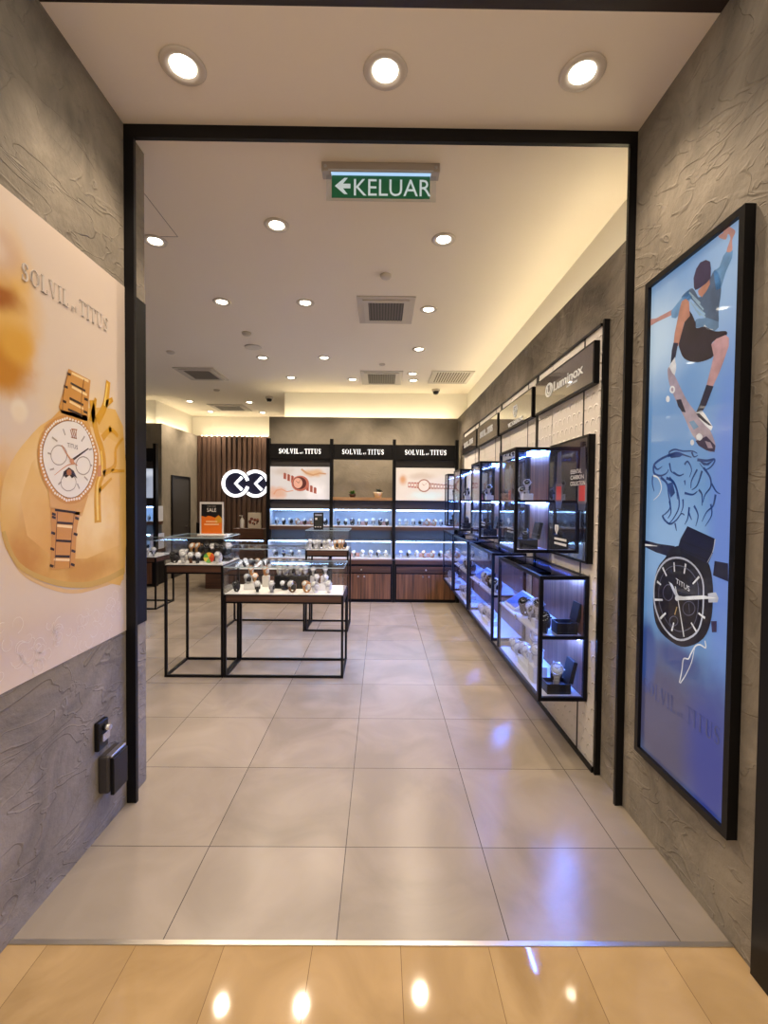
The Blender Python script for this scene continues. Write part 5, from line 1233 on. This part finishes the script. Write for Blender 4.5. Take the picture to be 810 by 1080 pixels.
for k in range(4):
    wn = WHERE[k]
    y0, y1 = LC4[k]
    case(f'{wn} long glass floor-level wall case on the right wall', 'wall_case', .92, 1.205, y0, y1, .37, 1.10, .745, 'long lower wall cases', True)
    z = .745; G = f'watches in the {wn} long wall case'
    wy = [y0+(.3 if k == 0 else .12)+.1*i for i in range(5 if k else 3)]
    wrow(ks('tbdtsb'), wy, 1.0, z, f'on upper shelf of {wn} long wall case', G, 1.65, 'y', -.9, 'near end')
    # slanted tray with a sheet, then watches on a block on the lower floor
    t = thing('display_tray', f'slanted display tray on the upper shelf of the {wn} long wall case', 'display tray', (1.06, y1-.2, z), 'slanted trays in the long wall cases')
    mx = Matrix.Translation((1.06, y1-.2, z)) @ Matrix.Rotation(math.radians(-32), 4, 'Y')
    b = MB(); b.box(-.085, .085, -.13, .13, .055, .068, WHITE, mx); b.build('board', t)
    b = MB(); b.box(-.07, .07, -.115, .115, .0682, .072, mat('tray_blue', srgb(70, 110, 190), .4), mx); b.build('sheet', t)
    b = MB(); b.box(1.02, 1.13, y1-.3, y1-.1, z, z+.02, BLACKM); b.box(1.085, 1.125, y1-.3, y1-.1, z+.02, z+.08, BLACKM); b.build('foot', t)
    zl = .37+fr_
    block(.975, 1.10, y0+.36, y0+.60, zl, zl+.045, WHITE, f'white block on the lower floor of the {wn} long wall case', group='white blocks in the long wall cases')
    wrow(ks('wsws'), [y0+.39+.06*i for i in range(4)], 1.03, zl+.045, f'on white block of {wn} long wall case', G, 1.4, 'y', -.9, 'near end')
    wrow(ks('sws'), [y0+.70+.07*i for i in range(3)], 1.03, zl, f'low at the back of {wn} long wall case', G, 1.4, 'y', -.9, 'near end')
    if k == 0:
        block(.955, 1.03, 2.83, 2.90, z, z+.05, SHELF, 'pale block by the near end of the upper shelf in nearest long case')
        watch('steel', (.992, 2.865, z+.05), -.5, 1.8, 'on pale block at the near end of the nearest long case', G)
        watch('dark', (.985, 2.74, z), -.5, 1.8, 'nearest the front corner on upper shelf of nearest long case', G)
        open_box(1.105, 2.75, z, .12, .10, .07, 'open black watch box on the upper shelf of the nearest long wall case')
        open_box(1.06, 2.75, zl, .14, .11, .06, 'open black watch box on the lower floor of the nearest long wall case')
        block(.96, 1.05, 2.86, 2.95, zl, zl+.10, CUSH, 'white pedestal behind the lower open box in the nearest wall case', 'pedestal', 'pedestal')
        block(.97, 1.06, 2.965, 2.995, zl, zl+.16, CUSH, 'tall white pedestal farther back behind the lower open box in nearest case', 'pedestal', 'pedestal')
        watch('white', (1.0, 2.90, zl+.10), -.5, 1.9, 'on the white pedestal behind the lower open box of nearest case', G)
        watch('silver', (1.06, 2.745, zl+.036), -.3, 1.9, 'inside the lower open black box of the nearest wall case', G)
        watch('white', (1.015, 2.98, zl+.16), -.4, 1.9, 'on the tall white pedestal of the nearest wall case', G)
    y0, y1 = UC4[k]
    case(f'{wn} small upper glass case standing out from the right wall', 'upper_case', .94, 1.205, y0, y1, 1.165, 1.91, 1.535, 'small upper wall cases', False)
    zu = 1.165+fr_; G = f'watches in the {wn} small upper case'
    yc = (y0+y1)/2
    block(1.02, 1.09, y0+.06, y0+.12, 1.535, 1.585, SHELF, f'pale block on the shelf of the {wn} small upper case', group='pale blocks in the upper cases')
    watch('steel', (1.055, y0+.09, 1.585), -.4, 1.35, f'on the pale block of the {wn} small upper case', G)
    open_box(1.06, y0+.11, zu, .13, .12, .07, f'open black watch box in the bottom of the {wn} small upper case')
    watch('dark', (1.055, y0+.105, zu+.044), -.4, 1.3, f'inside the open box of the {wn} small upper case', G)
    if k < 3:
        wrow(ks('td'), (y0+.2, y0+.3), 1.06, 1.535, f'along shelf of {wn} small upper case', G, 1.3, 'y', -.7, 'near end')
        # upper poster beside the case
        p0, p1 = (2.62, 3.225) if k == 0 else (UC4[k-1][1]+.05, y0-.03)
        t = thing('wall_poster', f'{["nearest", "second", "third"][k]} dark framed poster between the upper cases on the right wall', 'poster', (1.19, (p0+p1)/2, 1.175), 'dark posters on the right wall')
        b = MB(); b.box(1.172, 1.21, p0, p1, 1.175, 1.915, BLACK); b.build('frame', t)
        DP = blobs('poster_dark_%d' % k, srgb(20, 22, 40), [(p0+.2, 1.8, .3, .2, srgb(52, 40, 56), .1), (p1-.1, 1.5, .2, .3, srgb(30, 34, 66), .1)], rough=.06, nz=.3, coat=1)
        b = MB(); b.box(1.170, 1.172, p0+.015, p1-.01, 1.19, 1.90, DP); b.build('print', t)
        fp = lambda u, v, d: Vector((1.170-d, u, v)); fq = lambda yy: (lambda u, v, d: Vector((1.170-d, yy-u, v)))
        b = MB(); RD, PWH, GY = mat('poster_red', srgb(200, 50, 44), .3, coat=1), mat('poster_white', srgb(236, 236, 240), .3), mat('poster_grey', srgb(96, 84, 96), .3, coat=1)
        PB2 = mat('poster_steel', srgb(52, 48, 66), .3, coat=1)
        for (cy, cz) in ((p1-.18, 1.585), (p0+.07, 1.58)):
            # squarish dark watch with a red dial on a long strap
            b.prism([(cy-.05, cz-.06), (cy+.05, cz-.06), (cy+.045, cz-.10), (cy-.045, cz-.10)], fp, .0003, .0003, PB2)
            b.prism([(cy-.06, cz-.05), (cy-.05, cz-.062), (cy+.05, cz-.062), (cy+.06, cz-.05), (cy+.06, cz+.05), (cy+.05, cz+.062), (cy-.05, cz+.062), (cy-.06, cz+.05)], fp, .0006, .0006, GY)
            b.prism([(cy-.04, cz-.045), (cy+.04, cz-.045), (cy+.04, cz+.045), (cy-.04, cz+.045)], fp, .0009, .0009, RD)
            b.prism([(cy-.045, cz+.06), (cy+.045, cz+.06), (cy+.03, cz+.27), (cy-.03, cz+.27)], fp, .0003, .0003, PB2)
            b.ribbon([(cy+.035, cz+.09), (cy+.02, cz+.27)], .008, .005, fp, .0006, .0006, GY)
        if k == 0:
            for q, (w_, zz) in enumerate((('ESSENTIAL', 1.70), ('CARBON', 1.665), ('COLLECTION', 1.628))): b.text(w_, fq(2.86), .026, .0012, .0012, PWH, sx=.95 if q != 1 else 1.3, at=(0, zz))
        sh = [(p1-.155+.03, 1.375), (p1-.155-.03, 1.375), (p1-.155-.032, 1.345), (p1-.155, 1.31), (p1-.155+.032, 1.345)]
        b.prism(sh, fp, .0009, .0009, PWH); b.ribbon([(p1-.155, 1.365), (p1-.155, 1.33)], .009, .009, fp, .0012, .0012, PB2)
        for zz, ll in ((1.285, .2), (1.255, .2)):
            b.box(1.1688, 1.1692, p1-.12-ll, p1-.12, zz-.009, zz+.006, PWH)
        b.build('artwork', t, recalc=False)

# ------------------------------------------------------------------ mall light behind the camera
def area(x, y, z, sx, sy, e, col):
    l = bpy.data.lights.new('mall_lamp', 'AREA'); l.shape = 'RECTANGLE'; l.size = sx; l.size_y = sy; l.energy = e; l.color = col
    o = bpy.data.objects.new('mall_lamp', l); COL.objects.link(o); o.location = (x, y, z); return o
area(-1.2, -.2, 4.2, .5, .5, 8, (1, .86, .72)); area(1.2, -.2, 4.2, .5, .5, 8, (1, .86, .7))
w = bpy.data.worlds.new('mall'); w.use_nodes = True; sc.world = w
bg = w.node_tree.nodes['Background']; bg.inputs[0].default_value = (1, .86, .72, 1); bg.inputs[1].default_value = .72

# ------------------------------------------------------------------ camera
cd = bpy.data.cameras.new('camera'); cam = bpy.data.objects.new('camera', cd); COL.objects.link(cam); sc.camera = cam
cd.sensor_fit = 'HORIZONTAL'; cd.sensor_width = 36.0; cd.lens = 487.995/810*36; cd.clip_start = .02
p, y, r = .0262, .0063, .0097
cp, sp_, cy, sy, cr, sr = math.cos(p), math.sin(p), math.cos(y), math.sin(y), math.cos(r), math.sin(r)
base = Matrix(((1, 0, 0), (0, 0, -1), (0, 1, 0)))
Ry = Matrix(((cy, -sy, 0), (sy, cy, 0), (0, 0, 1))); Rp = Matrix(((1, 0, 0), (0, cp, -sp_), (0, sp_, cp))); Rr = Matrix(((cr, -sr, 0), (sr, cr, 0), (0, 0, 1)))
M = Rr @ Rp @ base @ Ry
right, down, fwd = Vector(M[0]), Vector(M[1]), Vector(M[2])
rot = Matrix((right, -down, -fwd)).transposed()
cam.matrix_world = Matrix.Translation((0, 0, 1.53)) @ rot.to_4x4()

vs = sc.view_settings
vs.view_transform = 'Standard'; vs.look = 'None'; vs.exposure = 0.28; vs.gamma = 1; vs.use_curve_mapping = False
cy_ = sc.cycles
cy_.use_denoising = True; cy_.max_bounces = 10; cy_.diffuse_bounces = 4; cy_.glossy_bounces = 5; cy_.transparent_max_bounces = 32
cy_.sample_clamp_indirect = 6; cy_.caustics_reflective = False; cy_.caustics_refractive = False
